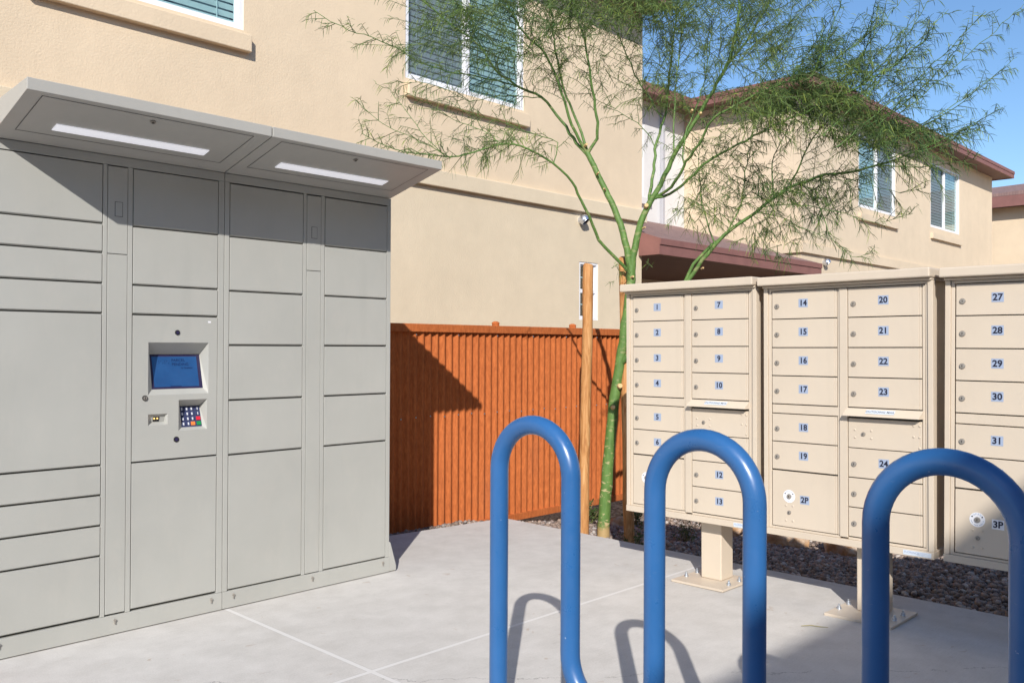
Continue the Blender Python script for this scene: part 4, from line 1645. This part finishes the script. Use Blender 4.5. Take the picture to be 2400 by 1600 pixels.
# ------------------------------------------------------------------ pebbles
def pebbles():
    bm = bmesh.new()
    bmesh.ops.create_icosphere(bm, subdivisions=1, radius=1)
    bv = np.array([v.co[:] for v in bm.verts])
    bf = np.array([[v.index for v in f.verts] for f in bm.faces])
    bm.free()
    pts = []
    def scatter(x0, x1, y0, y1, n, r0, r1):
        for _ in range(n):
            x, y = rng.uniform(x0, x1), rng.uniform(y0, y1)
            if x < 4.575 and y < (4.63 if x < 3.6 else 4.52 + (4.56 - x) * .11):
                continue
            pts.append((x, y, rng.uniform(r0, r1)))
    scatter(4.57, 7.2, -.6, 4.85, 20000, .008, .021)
    scatter(4.57, 5.6, .2, 4.85, 5000, .006, .012)
    scatter(2.9, 4.6, 4.52, 4.9, 1300, .008, .018)
    pts_ = np.array(pts)
    n = len(pts_)
    sc = rng.uniform(.7, 1.35, (n, 3)) * pts_[:, 2:3]
    sc[:, 2] *= .7
    V = bv[None] * sc[:, None, :] * (1 + rng.uniform(-.16, .16, (n, len(bv), 1)))
    a = rng.uniform(0, 2 * np.pi, n)
    b = rng.normal(0, .35, n)
    ca, sa, cb, sb = np.cos(a), np.sin(a), np.cos(b), np.sin(b)
    x, y, z = V[..., 0], V[..., 1], V[..., 2]
    x, z = x * cb[:, None] - z * sb[:, None], x * sb[:, None] + z * cb[:, None]
    X = x * ca[:, None] - y * sa[:, None] + pts_[:, 0:1]
    Y = x * sa[:, None] + y * ca[:, None] + pts_[:, 1:2]
    g = np.array([gz(p[0], p[1]) for p in pts_])
    Z = z + (g + sc[:, 2] * rng.uniform(.1, 1.2, n))[:, None]
    Vv = np.stack([X, Y, Z], -1).reshape(-1, 3)
    F = (bf[None] + (np.arange(n) * len(bv))[:, None, None]).reshape(-1)
    me = bpy.data.meshes.new('gravel')
    me.vertices.add(len(Vv))
    me.vertices.foreach_set('co', Vv.astype(np.float32).ravel())
    me.loops.add(len(F))
    me.loops.foreach_set('vertex_index', F.astype(np.int32))
    nf = len(F) // 3
    me.polygons.add(nf)
    me.polygons.foreach_set('loop_start', np.arange(nf, dtype=np.int32) * 3)
    me.materials.append(M['pebble'])
    me.update(calc_edges=True)
    me.validate()
    return tag(link('gravel', me), 'loose brown and grey pebbles beside the concrete pad', 'gravel', kind='stuff')


pebbles()


# ------------------------------------------------------------------ boulders
def boulder(x, y, sx, sy, sz, seed, label):
    r = random.Random(seed)
    bm = bmesh.new()
    bmesh.ops.create_icosphere(bm, subdivisions=3, radius=1)
    planes = []
    for _ in range(9):
        nrm = Vector((r.gauss(0, 1), r.gauss(0, 1), r.gauss(0, .7))).normalized()
        planes.append((nrm, r.uniform(.55, .85)))
    for v in bm.verts:
        for nrm, d in planes:
            k = v.co.dot(nrm) - d
            if k > 0:
                v.co -= nrm * k * .92
        v.co *= 1 + r.uniform(-.025, .025)
        v.co = Vector((v.co.x * sx, v.co.y * sy, v.co.z * sz))
    me = bpy.data.meshes.new('boulder')
    bm.to_mesh(me)
    bm.free()
    me.materials.append(M['rock'])
    o = link('boulder', me)
    o.location = (x, y, gz(x, y) + sz * .35)
    o.rotation_euler = (0, 0, r.uniform(0, 6))
    return tag(o, label, 'boulder', 'split sandstone boulders beyond the gravel')


boulder(6.80, 3.50, .17, .36, .17, 1, 'long orange split boulder in gravel beyond the mailbox numbered 2P')
boulder(6.84, 2.98, .18, .20, .16, 2, 'pale pinkish boulder beyond the gravel right of the orange one')
boulder(6.80, 4.02, .17, .22, .16, 4, 'reddish boulder in gravel seen under the first mailbox')
boulder(6.05, 4.56, .10, .11, .09, 5, 'small pale boulder at the fence foot near the tree')


# ------------------------------------------------------------------ weeds
def weed(x, y, n, L, spread, label, mat='weed', width=.006):
    base = Vector((x, y, gz(x, y)))
    t = thing('weed_plant', base, label, 'plant')
    st, lv = MB(), []
    for _ in range(n):
        d = Vector((rnd.gauss(0, spread), rnd.gauss(0, spread), 1)).normalized()
        l_ = L * rnd.uniform(.5, 1.1)
        p = base + Vector((rnd.gauss(0, .02), rnd.gauss(0, .02), 0))
        pts = [p, p + d * l_ * .5, p + d * l_ + Vector((d.x, d.y, -.3)) * l_ * .15]
        st.tube(pts, [.0022, .0016, .0008], 4, cap=False)
        for k in range(9):
            q = p + d * l_ * rnd.uniform(.2, 1)
            lv.append((q, Vector((rnd.gauss(0, 1), rnd.gauss(0, 1), rnd.gauss(.3, .6))).normalized(), rnd.uniform(.02, .045), width))
    st.build('stem', 'straw', t)
    leaf_object('leaves', lv, mat, t)


weed(5.70, 4.66, 26, .26, .5, 'dark leafy weed at the fence foot behind the tree', width=.014)
weed(6.2, 4.55, 20, .22, .5, 'dark leafy weed at fence foot near the pale boulder', width=.013)
weed(4.78, 3.50, 12, .15, .5, 'small weed by the foot of the right stake', width=.008)
weed(5.75, 3.72, 22, .22, .4, 'dry grassy tuft in gravel seen under the first mailbox', width=.006)
weed(4.72, 1.12, 14, .09, .6, 'small green weed in shaded gravel at the pad edge', width=.008)

# a dry stalk lying on the concrete
tw_ = MB()
pt0, pt1 = Vector((3.735, 1.82, .003)), Vector((3.80, 1.725, .003))
tw_.tube([pt0, pt0.lerp(pt1, .35) + Vector((.004, .002, .004)), pt0.lerp(pt1, .7) + Vector((-.003, 0, .002)), pt1], [.0016, .002, .0018, .001], 6)
tag(tw_.build('dry_stalk', 'straw'), 'thin dry yellow stalk lying on concrete before the middle mailbox', 'twig')

for o in bpy.data.objects:
    if 'worldbuilt' in o:
        del o['worldbuilt']
bpy.context.view_layer.update()
